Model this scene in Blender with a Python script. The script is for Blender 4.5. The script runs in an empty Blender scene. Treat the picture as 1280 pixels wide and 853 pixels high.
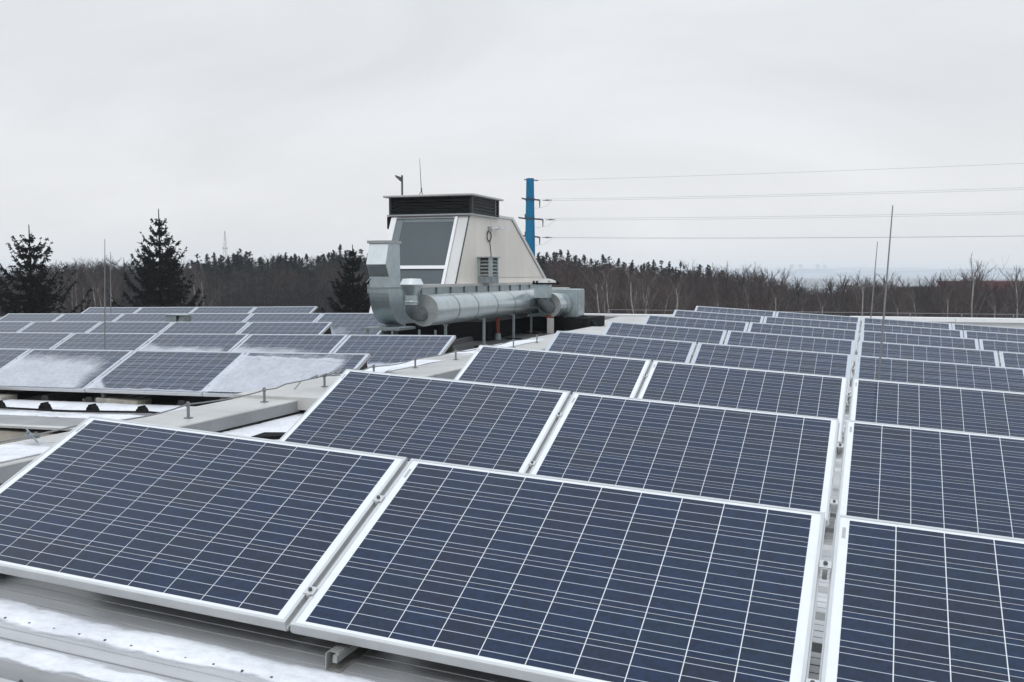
import bpy, bmesh, math, random
import numpy as np
from mathutils import Matrix, Vector, noise as mnoise
random.seed(7); rng = np.random.default_rng(7)
S = bpy.context.scene
COL = S.collection
R = math.radians

# ------------------------------------------------------------------ camera
CAM = Vector((0, 0, 10.0)); F = 1246.3; YAW = R(19.6); PITCH = R(3.833)
cd = bpy.data.cameras.new('camera'); cam = bpy.data.objects.new('camera', cd); COL.objects.link(cam)
cd.sensor_width = 36; cd.lens = 35.05; cd.clip_start = 0.05; cd.clip_end = 30000
cam.location = CAM; cam.rotation_euler = (R(90) - PITCH, 0, YAW)
S.camera = cam
cam_m = (Matrix.Rotation(YAW, 3, 'Z') @ Matrix.Rotation(R(90) - PITCH, 3, 'X'))

def ray(px, py):                    # direction of a photo pixel (1280 x 853), depth 1
    return cam_m @ Vector(((px - 640) / F, -(py - 426.5) / F, -1.0))
def atY(px, py, y):  d = ray(px, py); return CAM + d * ((y - CAM.y) / d.y)
def atD(px, py, dep): return CAM + ray(px, py) * dep

# ------------------------------------------------------------------ sky, sun, exposure
SUN_EL, SUN_AZ = R(50), R(168)       # azimuth clockwise from +Y
w = bpy.data.worlds.new('World'); S.world = w; w.use_nodes = True
nt = w.node_tree; nt.nodes.clear(); N = nt.nodes.new; K = nt.links.new
out = N('ShaderNodeOutputWorld'); bg = N('ShaderNodeBackground'); K(bg.outputs[0], out.inputs[0])
sky = N('ShaderNodeTexSky'); sky.sky_type = 'NISHITA'; sky.sun_disc = False
sky.sun_elevation = SUN_EL; sky.sun_rotation = SUN_AZ; sky.dust_density = 4; sky.air_density = 1.2
hs = N('ShaderNodeHueSaturation'); hs.inputs['Saturation'].default_value = 0.25; K(sky.outputs[0], hs.inputs['Color'])
tc = N('ShaderNodeTexCoord'); sx = N('ShaderNodeSeparateXYZ'); K(tc.outputs['Generated'], sx.inputs[0])
ramp = N('ShaderNodeValToRGB'); K(sx.outputs[2], ramp.inputs[0])
e = ramp.color_ramp.elements
e[0].position = 0.0; e[0].color = (9.5, 9.45, 9.5, 1)
e[1].position = 1.0; e[1].color = (12.6, 14.0, 15.8, 1)
m_ = e.new(0.16); m_.color = (7.95, 8.15, 8.42, 1)
m_ = e.new(0.36); m_.color = (8.35, 8.75, 9.15, 1)
mp = N('ShaderNodeMapping'); mp.inputs['Scale'].default_value = (1.0, 1.0, 3.2); K(tc.outputs['Generated'], mp.inputs[0])
nz = N('ShaderNodeTexNoise'); nz.inputs['Scale'].default_value = 1.9; nz.inputs['Detail'].default_value = 5
nz.inputs['Roughness'].default_value = 0.55; nz.inputs['Distortion'].default_value = 0.6; K(mp.outputs[0], nz.inputs['Vector'])
mr = N('ShaderNodeMapRange'); mr.inputs[1].default_value = 0.3; mr.inputs[2].default_value = 0.7
mr.inputs[3].default_value = 0.91; mr.inputs[4].default_value = 1.10; K(nz.outputs[0], mr.inputs[0])
mu = N('ShaderNodeMix'); mu.data_type = 'RGBA'; mu.blend_type = 'MULTIPLY'; mu.inputs[0].default_value = 1
K(ramp.outputs[0], mu.inputs[6]); K(mr.outputs[0], mu.inputs[7])
mx = N('ShaderNodeMix'); mx.data_type = 'RGBA'; mx.inputs[0].default_value = 0.92
K(hs.outputs[0], mx.inputs[6]); K(mu.outputs[2], mx.inputs[7]); K(mx.outputs[2], bg.inputs[0])
bg.inputs[1].default_value = 0.1
sd = bpy.data.lights.new('sun', 'SUN'); sd.energy = 0.8; sd.angle = R(22); sd.color = (1, 0.97, 0.93)
sun = bpy.data.objects.new('sun', sd); COL.objects.link(sun); sun.location = (0, 0, 60)
sdir = Vector((math.sin(SUN_AZ) * math.cos(SUN_EL), math.cos(SUN_AZ) * math.cos(SUN_EL), math.sin(SUN_EL)))
sun.rotation_euler = sdir.to_track_quat('Z', 'Y').to_euler()
S.view_settings.view_transform = 'Standard'; S.view_settings.look = 'None'
S.view_settings.exposure = 0.0; S.view_settings.gamma = 1.0; S.view_settings.use_curve_mapping = False
S.cycles.use_denoising = True; S.cycles.max_bounces = 6; S.cycles.volume_bounces = 2
S.cycles.transparent_max_bounces = 12

# ------------------------------------------------------------------ materials
def mat(name, col, rough=0.6, metal=0.0, var=0.12, scale=6.0, bump=0.0, bscale=40.0, coat=0.0, spec=0.5, stretch=(1, 1, 1), hue=None):
    m = bpy.data.materials.new(name); m.use_nodes = True; t = m.node_tree; b = t.nodes['Principled BSDF']
    b.inputs['Roughness'].default_value = rough; b.inputs['Metallic'].default_value = metal
    b.inputs['Coat Weight'].default_value = coat; b.inputs['Coat Roughness'].default_value = 0.06
    b.inputs['Specular IOR Level'].default_value = spec
    c = t.nodes.new('ShaderNodeTexCoord'); mpn = t.nodes.new('ShaderNodeMapping'); mpn.inputs['Scale'].default_value = stretch
    t.links.new(c.outputs['Object'], mpn.inputs[0])
    n = t.nodes.new('ShaderNodeTexNoise'); n.inputs['Scale'].default_value = scale; n.inputs['Detail'].default_value = 6
    n.inputs['Roughness'].default_value = 0.65; t.links.new(mpn.outputs[0], n.inputs['Vector'])
    r = t.nodes.new('ShaderNodeValToRGB'); t.links.new(n.outputs[0], r.inputs[0])
    lo = [max(0, x * (1 - var * 1.6)) for x in col]; hi = [min(1, x * (1 + var)) for x in (hue or col)]
    r.color_ramp.elements[0].position = 0.3; r.color_ramp.elements[1].position = 0.7
    r.color_ramp.elements[0].color = (*lo, 1); r.color_ramp.elements[1].color = (*hi, 1)
    t.links.new(r.outputs[0], b.inputs['Base Color'])
    if bump:
        n2 = t.nodes.new('ShaderNodeTexNoise'); n2.inputs['Scale'].default_value = bscale; n2.inputs['Detail'].default_value = 4
        t.links.new(mpn.outputs[0], n2.inputs['Vector'])
        bp = t.nodes.new('ShaderNodeBump'); bp.inputs['Strength'].default_value = bump; bp.inputs['Distance'].default_value = 0.02
        t.links.new(n2.outputs[0], bp.inputs['Height']); t.links.new(bp.outputs[0], b.inputs['Normal'])
    return m

M = {}
M['alu'] = mat('anodised_aluminium', (0.57, 0.58, 0.58), 0.38, 0.35, 0.05, 9, 0.05, 60)
M['alu_dull'] = mat('dull_aluminium', (0.38, 0.38, 0.36), 0.5, 0.5, 0.2, 14, 0.1, 60)
M['steel_dark'] = mat('dark_steel', (0.10, 0.10, 0.10), 0.55, 0.4, 0.3, 10)
M['backsheet'] = mat('white_backsheet', (0.74, 0.76, 0.79), 0.3, 0, 0.04, 10, coat=0.6)
M['shade_underside'] = mat('shade_darkened_underside', (0.035, 0.035, 0.037), 0.6, 0, 0.1, 10)  # darkened so less light bounces, deepening the shade below the panels
M['sticker'] = mat('grey_sticker', (0.42, 0.43, 0.42), 0.6, 0, 0.1, 60)
M['galv'] = mat('galvanised_steel', (0.42, 0.485, 0.50), 0.33, 0.75, 0.10, 5, 0.06, 5)
M['pale_galv'] = mat('pale_sheet_metal', (0.66, 0.71, 0.72), 0.4, 0.1, 0.06, 5)
M['galv_light'] = mat('bright_galvanised_steel', (0.47, 0.53, 0.55), 0.27, 0.85, 0.06, 4, 0.03, 5)
M['galv_disc'] = mat('matt_galvanised_plate', (0.30, 0.32, 0.315), 0.6, 0.15, 0.12, 8)  # on duct discs this mid tone carries the lighting contrast with the pipe
M['galv_dark'] = mat('shaded_elbow_and_joint_galv', (0.13, 0.15, 0.155), 0.5, 0.4, 0.2, 9)  # elbows darkened to carry lighting contrast; joint bands are dark themselves
M['galv_post'] = mat('weathered_galvanised_posts', (0.26, 0.30, 0.31), 0.55, 0.4, 0.2, 12)
M['cream'] = mat('cream_cladding', (0.75, 0.705, 0.64), 0.5, 0, 0.055, 1.3, 0.03, 8, stretch=(1, 1, 0.4))
M['pale_clad'] = mat('pale_grey_cladding', (0.62, 0.62, 0.61), 0.45, 0, 0.06, 2, 0.05, 8, stretch=(1, 1, 0.3))
M['grey_trim'] = mat('grey_metal_trim', (0.36, 0.37, 0.38), 0.45, 0.3, 0.12, 6)
M['reflection'] = mat('painted_window_reflection', (0.15, 0.18, 0.185), 0.4, 0, 0.08, 3)
M['white_frame'] = mat('white_window_frame', (0.80, 0.80, 0.80), 0.4, 0, 0.03, 6)
M['black'] = mat('black_louvre_paint', (0.018, 0.019, 0.021), 0.45, 0, 0.2, 8)
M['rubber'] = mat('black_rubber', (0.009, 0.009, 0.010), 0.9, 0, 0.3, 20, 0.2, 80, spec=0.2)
M['coping'] = mat('light_grey_coping_metal', (0.46, 0.455, 0.44), 0.42, 0.15, 0.10, 1.5, 0.08, 6, hue=(0.52, 0.51, 0.49))
M['fascia'] = mat('grey_coping_fascia', (0.27, 0.28, 0.28), 0.45, 0.15, 0.12, 3, 0.06, 8)
M['beige'] = mat('beige_rendered_wall', (0.44, 0.41, 0.35), 0.85, 0, 0.12, 3, 0.15, 20)
M['deck'] = mat('grey_roof_membrane', (0.075, 0.075, 0.076), 0.6, 0, 0.22, 1.4, 0.08, 9)
M['deck_dark'] = mat('dark_grey_flashing', (0.20, 0.20, 0.205), 0.55, 0.1, 0.2, 3)
M['concrete'] = mat('grey_brown_concrete', (0.33, 0.31, 0.27), 0.9, 0, 0.25, 10, 0.4, 40)
M['red'] = mat('shade_darkened_red', (0.22, 0.045, 0.025), 0.6, 0, 0.2, 9)  # red darkened to put the shadow under the duct into the colour
M['blue'] = mat('blue_painted_steel', (0.0, 0.155, 0.31), 0.8, 0, 0.08, 1.0, spec=0.1)
M['blue_dark'] = mat('dark_blue_painted_steel', (0.004, 0.04, 0.085), 0.5, 0, 0.1, 3)
M['wire'] = mat('grey_wire', (0.24, 0.245, 0.25), 0.5, 0.4, 0.1, 3)
M['power_wire'] = mat('pale_aluminium_conductor', (0.36, 0.37, 0.38), 0.5, 0.2, 0.05, 1)
M['bark'] = mat('dark_bark', (0.026, 0.023, 0.022), 0.9, 0, 0.3, 6)
M['bare'] = mat('bare_brown_twigs', (0.021, 0.021, 0.024), 0.9, 0, 0.35, 0.6)
M['stem'] = mat('reddish_grey_stems', (0.082, 0.055, 0.050), 0.9, 0, 0.4, 0.7)
M['bare_red'] = mat('bare_reddish_twigs', (0.056, 0.034, 0.032), 0.9, 0, 0.35, 0.6)
M['grey_bark'] = mat('grey_bark', (0.060, 0.056, 0.055), 0.9, 0, 0.35, 2)
M['birch_twig'] = mat('pale_birch_twigs', (0.12, 0.098, 0.09), 0.9, 0, 0.4, 1)
M['birch'] = mat('white_birch_bark', (0.30, 0.275, 0.25), 0.8, 0, 0.45, 3, stretch=(1, 1, 0.4))
M['pine'] = mat('dark_pine_needles', (0.010, 0.015, 0.016), 0.85, 0, 0.4, 0.8)
M['spruce'] = mat('black_green_spruce_needles', (0.005, 0.006, 0.005), 0.9, 0, 0.5, 1.5, spec=0.2)
M['hill'] = mat('haze_paled_hill', (0.36, 0.42, 0.47), 0.9, 0, 0.25, 0.01)  # snowy hill tone, paled to stand in for distance haze
M['redwall'] = mat('dark_red_cladding', (0.22, 0.045, 0.06), 0.6, 0, 0.15, 0.4)
M['redwall2'] = mat('brown_red_cladding', (0.16, 0.05, 0.055), 0.6, 0, 0.15, 0.4)
M['mast'] = mat('grey_lattice_steel', (0.40, 0.41, 0.42), 0.6, 0.2, 0.1, 1)
M['tower_concrete'] = mat('far_concrete', (0.35, 0.35, 0.36), 0.9, 0, 0.1, 0.05)
M['glass_lamp'] = mat('pale_lamp_housing', (0.66, 0.66, 0.66), 0.4, 0, 0.05, 10)
M['dark_lamp'] = mat('dark_grey_lamp', (0.10, 0.10, 0.11), 0.5, 0.2, 0.1, 10)
M['plaster'] = mat('pale_plaster', (0.40, 0.39, 0.37), 0.85, 0, 0.12, 0.5)

def mat_roof():
    m = mat('trapezoidal_roof_sheet', (0.50, 0.51, 0.52), 0.33, 0.35, 0.14, 2.2, 0.05, 30, stretch=(0.25, 1.5, 1), hue=(0.58, 0.59, 0.60))
    return m
M['roof'] = mat_roof()

def mat_window():
    m = bpy.data.materials.new('dark_window_glass'); m.use_nodes = True; t = m.node_tree; b = t.nodes['Principled BSDF']
    b.inputs['Base Color'].default_value = (0.035, 0.045, 0.052, 1); b.inputs['Roughness'].default_value = 0.25
    b.inputs['Specular IOR Level'].default_value = 0.3
    c = t.nodes.new('ShaderNodeTexCoord'); n = t.nodes.new('ShaderNodeTexNoise'); n.inputs['Scale'].default_value = 1.4; n.inputs['Detail'].default_value = 2
    t.links.new(c.outputs['Object'], n.inputs['Vector'])
    r = t.nodes.new('ShaderNodeValToRGB'); t.links.new(n.outputs[0], r.inputs[0])
    r.color_ramp.elements[0].color = (0.078, 0.095, 0.103, 1); r.color_ramp.elements[1].color = (0.10, 0.12, 0.128, 1)
    t.links.new(r.outputs[0], b.inputs['Base Color'])
    return m
M['window'] = mat_window()

PXC, GAP, BUS = 0.1565, 0.0034, 0.0024
def mnode(t, op, a, b=None, c=None):
    n = t.nodes.new('ShaderNodeMath'); n.operation = op
    for i, v in enumerate((a, b, c)):
        if v is None: continue
        if isinstance(v, (int, float)): n.inputs[i].default_value = v
        else: t.links.new(v, n.inputs[i])
    return n.outputs[0]
def cell_palette(t, rnd):
    r = t.nodes.new('ShaderNodeValToRGB'); r.color_ramp.interpolation = 'LINEAR'; t.links.new(rnd, r.inputs[0])
    el = r.color_ramp.elements
    el[0].position = 0; el[0].color = (0.0030, 0.0140, 0.042, 1)
    el[1].position = 1; el[1].color = (0.0032, 0.0160, 0.041, 1)
    for p, c in ((0.3, (0.0030, 0.0148, 0.047, 1)), (0.6, (0.0044, 0.0136, 0.039, 1)), (0.82, (0.0068, 0.0125, 0.032, 1))):
        x = el.new(p); x.color = c
    return r.outputs[0]
def bus_mask(t, v):                # v = 0..1 over the cell height: three bus bars
    f = mnode(t, 'FRACT', mnode(t, 'MULTIPLY', v, 3.0))
    return mnode(t, 'LESS_THAN', mnode(t, 'ABSOLUTE', mnode(t, 'SUBTRACT', f, 0.5)), BUS * 1.5 / PXC)
def crystal(t, co):
    v = t.nodes.new('ShaderNodeTexVoronoi'); v.inputs['Scale'].default_value = 60; t.links.new(co, v.inputs['Vector'])
    s = t.nodes.new('ShaderNodeSeparateColor'); t.links.new(v.outputs['Color'], s.inputs[0])
    return mnode(t, 'MULTIPLY_ADD', s.outputs[0], 0.6, 0.70)
def finish_cell(t, b, base, mask, co):
    mul = t.nodes.new('ShaderNodeMix'); mul.data_type = 'RGBA'; mul.blend_type = 'MULTIPLY'; mul.inputs[0].default_value = 1
    t.links.new(base, mul.inputs[6]); t.links.new(crystal(t, co), mul.inputs[7])
    # thin film of dust on the glass
    n = t.nodes.new('ShaderNodeTexNoise'); n.inputs['Scale'].default_value = 2.3; n.inputs['Detail'].default_value = 5
    t.links.new(co, n.inputs['Vector'])
    du = t.nodes.new('ShaderNodeMix'); du.data_type = 'RGBA'; du.inputs[7].default_value = (0.30, 0.30, 0.31, 1)
    t.links.new(mnode(t, 'MULTIPLY', n.outputs[0], 0.02), du.inputs[0]); t.links.new(mul.outputs[2], du.inputs[6])
    mixc = t.nodes.new('ShaderNodeMix'); mixc.data_type = 'RGBA'; mixc.inputs[7].default_value = (0.46, 0.51, 0.58, 1)
    t.links.new(mask, mixc.inputs[0]); t.links.new(du.outputs[2], mixc.inputs[6])
    t.links.new(mixc.outputs[2], b.inputs['Base Color'])
    b.inputs['Roughness'].default_value = 0.35; b.inputs['Specular IOR Level'].default_value = 0.05
    b.inputs['Coat Weight'].default_value = 1.0; b.inputs['Coat Roughness'].default_value = 0.06; b.inputs['Coat IOR'].default_value = 1.32
def mat_cell():
    m = bpy.data.materials.new('polycrystalline_cell'); m.use_nodes = True; t = m.node_tree; b = t.nodes['Principled BSDF']
    c = t.nodes.new('ShaderNodeTexCoord'); s = t.nodes.new('ShaderNodeSeparateXYZ'); t.links.new(c.outputs['Object'], s.inputs[0])
    oi = t.nodes.new('ShaderNodeObjectInfo')
    v = mnode(t, 'MULTIPLY_ADD', s.outputs[1], 1 / PXC, 0.5)
    off = t.nodes.new('ShaderNodeVectorMath'); off.operation = 'ADD'; t.links.new(c.outputs['Object'], off.inputs[0])
    t.links.new(mnode(t, 'MULTIPLY', oi.outputs['Random'], 37.0), off.inputs[1])
    finish_cell(t, b, cell_palette(t, oi.outputs['Random']), bus_mask(t, v), off.outputs[0]); return m
def mat_laminate(sxl):             # far panels: the same cells, drawn on the sheet
    m = bpy.data.materials.new('cell_laminate'); m.use_nodes = True; t = m.node_tree; b = t.nodes['Principled BSDF']
    c = t.nodes.new('ShaderNodeTexCoord'); s = t.nodes.new('ShaderNodeSeparateXYZ'); t.links.new(c.outputs['Object'], s.inputs[0])
    oi = t.nodes.new('ShaderNodeObjectInfo')
    u = mnode(t, 'MULTIPLY_ADD', s.outputs[0], 1 / (PXC * sxl), 5.0)
    v = mnode(t, 'MULTIPLY_ADD', mnode(t, 'SUBTRACT', s.outputs[1], 0.495), 1 / PXC, 3.0)
    def edge(q): return mnode(t, 'GREATER_THAN', mnode(t, 'ABSOLUTE', mnode(t, 'SUBTRACT', mnode(t, 'FRACT', q), 0.5)), 0.5 - GAP / PXC / 2)
    def outside(q, n): return mnode(t, 'GREATER_THAN', mnode(t, 'ABSOLUTE', mnode(t, 'SUBTRACT', q, n / 2)), n / 2)
    k = mnode(t, 'MAXIMUM', mnode(t, 'MAXIMUM', edge(u), edge(v)), mnode(t, 'MAXIMUM', outside(u, 10.0), outside(v, 6.0)))
    k = mnode(t, 'MAXIMUM', k, bus_mask(t, mnode(t, 'FRACT', v)))
    cb = t.nodes.new('ShaderNodeCombineXYZ'); t.links.new(mnode(t, 'FLOOR', u), cb.inputs[0]); t.links.new(mnode(t, 'FLOOR', v), cb.inputs[1])
    t.links.new(mnode(t, 'MULTIPLY', oi.outputs['Random'], 91.0), cb.inputs[2])
    wn = t.nodes.new('ShaderNodeTexWhiteNoise'); wn.noise_dimensions = '3D'; t.links.new(cb.outputs[0], wn.inputs['Vector'])
    off = t.nodes.new('ShaderNodeVectorMath'); off.operation = 'ADD'; t.links.new(c.outputs['Object'], off.inputs[0])
    t.links.new(mnode(t, 'MULTIPLY', oi.outputs['Random'], 37.0), off.inputs[1])
    finish_cell(t, b, cell_palette(t, wn.outputs['Value']), k, off.outputs[0]); return m
M['cell'] = mat_cell(); M['lam_right'] = mat_laminate(1.0); M['lam_left'] = mat_laminate(1.03)

def mat_snow(name, soft):
    m = bpy.data.materials.new(name); m.use_nodes = True; t = m.node_tree; b = t.nodes['Principled BSDF']
    b.inputs['Base Color'].default_value = (0.80, 0.81, 0.84, 1); b.inputs['Roughness'].default_value = 0.7
    c = t.nodes.new('ShaderNodeTexCoord'); n = t.nodes.new('ShaderNodeTexNoise'); n.inputs['Scale'].default_value = 26; n.inputs['Detail'].default_value = 6
    t.links.new(c.outputs['Object'], n.inputs['Vector'])
    bp = t.nodes.new('ShaderNodeBump'); bp.inputs['Strength'].default_value = 0.3; bp.inputs['Distance'].default_value = 0.01
    t.links.new(n.outputs[0], bp.inputs['Height']); t.links.new(bp.outputs[0], b.inputs['Normal'])
    n3 = t.nodes.new('ShaderNodeTexNoise'); n3.inputs['Scale'].default_value = 3; n3.inputs['Detail'].default_value = 4
    t.links.new(c.outputs['Object'], n3.inputs['Vector'])
    r = t.nodes.new('ShaderNodeValToRGB'); t.links.new(n3.outputs[0], r.inputs[0])
    r.color_ramp.elements[0].position = .3; r.color_ramp.elements[1].position = .7
    r.color_ramp.elements[0].color = (.57, .59, .65, 1) if name.startswith('thin') else (.68, .69, .73, 1); r.color_ramp.elements[1].color = (.69, .705, .76, 1) if name.startswith('thin') else (.84, .85, .87, 1)
    t.links.new(r.outputs[0], b.inputs['Base Color'])
    if soft:                       # thin frost: the glass shows through where the film is thin
        a = t.nodes.new('ShaderNodeAttribute'); a.attribute_name = 'cover'
        n2 = t.nodes.new('ShaderNodeTexNoise'); n2.inputs['Scale'].default_value = 24; n2.inputs['Detail'].default_value = 7; n2.inputs['Roughness'].default_value = 0.72
        mp2 = t.nodes.new('ShaderNodeMapping'); mp2.inputs['Scale'].default_value = (0.8, 1, 1); t.links.new(c.outputs['Object'], mp2.inputs[0])
        t.links.new(mp2.outputs[0], n2.inputs['Vector'])
        s = mnode(t, 'ADD', a.outputs['Fac'], mnode(t, 'MULTIPLY_ADD', n2.outputs[0], 0.42, -0.20))
        s = t.nodes.new('ShaderNodeMapRange'); s.inputs[1].default_value = 0.15; s.inputs[2].default_value = 1.05
        t.links.new(mnode(t, 'ADD', a.outputs['Fac'], mnode(t, 'MULTIPLY_ADD', n2.outputs[0], 0.42, -0.20)), s.inputs[0])
        al = mnode(t, 'MULTIPLY', s.outputs[0], mnode(t, 'MULTIPLY_ADD', n2.outputs[0], 0.28, 0.60 if name.startswith('thin') else 0.86))
        t.links.new(al, b.inputs['Alpha'])
    return m
M['snow'] = mat_snow('white_snow', False); M['frost'] = mat_snow('thin_frosty_snow', True); M['slush'] = mat_snow('wet_snow', True)

def mat_ground():
    m = mat('winter_ground', (0.15, 0.16, 0.17), 0.95, 0, 0.4, 0.02, hue=(0.26, 0.28, 0.30)); return m
M['ground'] = mat_ground()

# ------------------------------------------------------------------ mesh helpers
class MB:
    def __init__(s): s.v = []; s.f = []; s.smooth = []
    def add(s, vs, fs, smooth=False):
        o = len(s.v); s.v += [tuple(x) for x in vs]; s.f += [tuple(i + o for i in f) for f in fs]; s.smooth += [smooth] * len(fs)
    def box(s, x0, x1, y0, y1, z0, z1):
        s.hexa([(x0, y0, z0), (x1, y0, z0), (x1, y1, z0), (x0, y1, z0), (x0, y0, z1), (x1, y0, z1), (x1, y1, z1), (x0, y1, z1)])
    def hexa(s, p):
        s.add(p, [(0, 3, 2, 1), (4, 5, 6, 7), (0, 1, 5, 4), (1, 2, 6, 5), (2, 3, 7, 6), (3, 0, 4, 7)])
    def prism(s, poly, a0, a1, axis='x'):    # polygon in the other two axes, extruded along axis
        n = len(poly)
        def mk(a, p): return {'x': (a, p[0], p[1]), 'y': (p[0], a, p[1]), 'z': (p[0], p[1], a)}[axis]
        vs = [mk(a0, p) for p in poly] + [mk(a1, p) for p in poly]
        s.add(vs, [tuple(range(n - 1, -1, -1)), tuple(range(n, 2 * n))] + [(i, (i + 1) % n, n + (i + 1) % n, n + i) for i in range(n)])
    def tube(s, pts, r, n=8, cap=True, smooth=True):
        pts = [Vector(p) for p in pts]; rs = r if isinstance(r, (list, tuple)) else [r] * len(pts)
        rings = []; up = None
        for i, p in enumerate(pts):
            d = (pts[min(i + 1, len(pts) - 1)] - pts[max(i - 1, 0)]).normalized()
            if up is None: up = Vector((0, 0, 1)) if abs(d.z) < 0.9 else Vector((1, 0, 0))
            a = d.cross(up)
            if a.length < 1e-6: a = d.orthogonal()
            a.normalize(); b = a.cross(d).normalized(); up = b
            rings.append([p + (a * math.cos(2 * math.pi * k / n) + b * math.sin(2 * math.pi * k / n)) * rs[i] for k in range(n)])
        vs = [q for g in rings for q in g]; fs = []
        for i in range(len(pts) - 1):
            for k in range(n):
                fs.append((i * n + k, i * n + (k + 1) % n, (i + 1) * n + (k + 1) % n, (i + 1) * n + k))
        s.add(vs, fs, smooth)
        if cap:
            s.add(rings[0], [tuple(range(n - 1, -1, -1))]); s.add(rings[-1], [tuple(range(n))])
    def lathe(s, base, prof, n=16, smooth=True):   # prof: (radius, z) about a vertical axis
        b = Vector(base); vs = []; fs = []
        for r_, z in prof:
            for k in range(n): vs.append(b + Vector((r_ * math.cos(2 * math.pi * k / n), r_ * math.sin(2 * math.pi * k / n), z)))
        for i in range(len(prof) - 1):
            for k in range(n): fs.append((i * n + k, i * n + (k + 1) % n, (i + 1) * n + (k + 1) % n, (i + 1) * n + k))
        s.add(vs, fs, smooth)
    def mesh(s, name, m):
        me = bpy.data.meshes.new(name); me.from_pydata(s.v, [], s.f); me.materials.append(m)
        if any(s.smooth): me.polygons.foreach_set('use_smooth', s.smooth)
        me.update(); return me
    def build(s, name, m, parent=None, mtx=None):
        return obj(name, s.mesh(name, m), parent, mtx)

def obj(name, me, parent=None, mtx=None):
    o = bpy.data.objects.new(name, me); COL.objects.link(o)
    if parent: o.parent = parent
    if mtx is not None: o.matrix_basis = mtx
    return o
def tag(o, label=None, cat=None, group=None, kind=None):
    if label: o['label'] = label
    if cat: o['category'] = cat
    if group: o['group'] = group
    if kind: o['kind'] = kind
    return o
def empty(name, mtx, label, cat, group=None):
    o = bpy.data.objects.new(name, None); o.empty_display_size = 0.2; COL.objects.link(o)
    o.matrix_basis = mtx if isinstance(mtx, Matrix) else Matrix.Translation(mtx)
    return tag(o, label, cat, group)
def part(name, mb, m, parent):       # mesh given in WORLD coordinates, stored relative to an untransformed-rotation parent
    loc = parent.location
    mb.v = [(x - loc.x, y - loc.y, z - loc.z) for x, y, z in mb.v]
    return mb.build(name, m, parent)
def sub(name, mb, m, root, par):     # sub-part, WORLD coordinates, parent part sits at the root's origin
    loc = root.location
    mb.v = [(x - loc.x, y - loc.y, z - loc.z) for x, y, z in mb.v]
    return mb.build(name, m, par)
def bevel(o, wd=0.004, seg=1):
    b = o.modifiers.new('bevel', 'BEVEL'); b.width = wd; b.segments = seg; b.limit_method = 'ANGLE'; return o

# ------------------------------------------------------------------ frames of the two roof facets
def m4(cols, t):
    return Matrix(((cols[0][0], cols[1][0], cols[2][0], t[0]), (cols[0][1], cols[1][1], cols[2][1], t[1]), (cols[0][2], cols[1][2], cols[2][2], t[2]), (0, 0, 0, 1)))
W_, LEN = 0.99, 1.65
TIL_R, TIL_L = R(24.2), R(23.3)
MR = m4(((0.9983, 0.0001, -0.0588), (-0.0002, 1.0, -0.0004), (0.0588, 0.0004, 0.9983)), (-3.4411, 3.7315, 9.3354))
ML = m4(((0.9998, -0.0131, 0.0149), (0.0127, 0.9996, 0.0266), (-0.0152, -0.0264, 0.9995)), (-10.6297, 10.5109, 8.9936))
H_R, H_L = 0.12, 0.20                # bottom edge of the panels above the roof
Z_R = -W_ * math.sin(TIL_R) - H_R    # roof in the array frames
Z_L = -W_ * math.sin(TIL_L) - H_L
def zR(x, y): p = MR @ Vector((0, 0, Z_R)); n = MR.col[2]; return p.z - (n[0] * (x - p.x) + n[1] * (y - p.y)) / n[2]
def zL(x, y): p = ML @ Vector((0, 0, Z_L)); n = ML.col[2]; return p.z - (n[0] * (x - p.x) + n[1] * (y - p.y)) / n[2]

# ------------------------------------------------------------------ ground, hills
gm = MB(); g = 9000
gm.add([(-g, -g, 0), (g, -g, 0), (g, g, 0), (-g, g, 0)], [(0, 1, 2, 3)])
tag(gm.build('ground', M['ground']), kind='structure')
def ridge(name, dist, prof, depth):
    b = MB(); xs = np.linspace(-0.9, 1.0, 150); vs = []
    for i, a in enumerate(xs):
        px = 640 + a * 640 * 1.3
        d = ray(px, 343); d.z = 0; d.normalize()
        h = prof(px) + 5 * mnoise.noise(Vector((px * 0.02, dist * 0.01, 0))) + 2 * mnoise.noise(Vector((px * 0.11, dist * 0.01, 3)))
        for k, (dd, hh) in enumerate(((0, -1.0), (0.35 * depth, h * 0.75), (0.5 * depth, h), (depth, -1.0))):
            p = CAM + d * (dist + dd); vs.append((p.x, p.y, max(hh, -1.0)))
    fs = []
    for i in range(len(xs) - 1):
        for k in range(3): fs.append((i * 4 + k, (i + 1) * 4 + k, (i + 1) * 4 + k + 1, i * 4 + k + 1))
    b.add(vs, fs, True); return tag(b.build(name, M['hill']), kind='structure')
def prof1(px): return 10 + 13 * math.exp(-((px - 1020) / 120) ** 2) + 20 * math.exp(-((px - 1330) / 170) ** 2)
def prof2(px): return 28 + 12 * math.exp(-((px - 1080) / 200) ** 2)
ridge('hill', 2600, prof1, 700); ridge('hill', 4600, prof2, 900)

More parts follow.
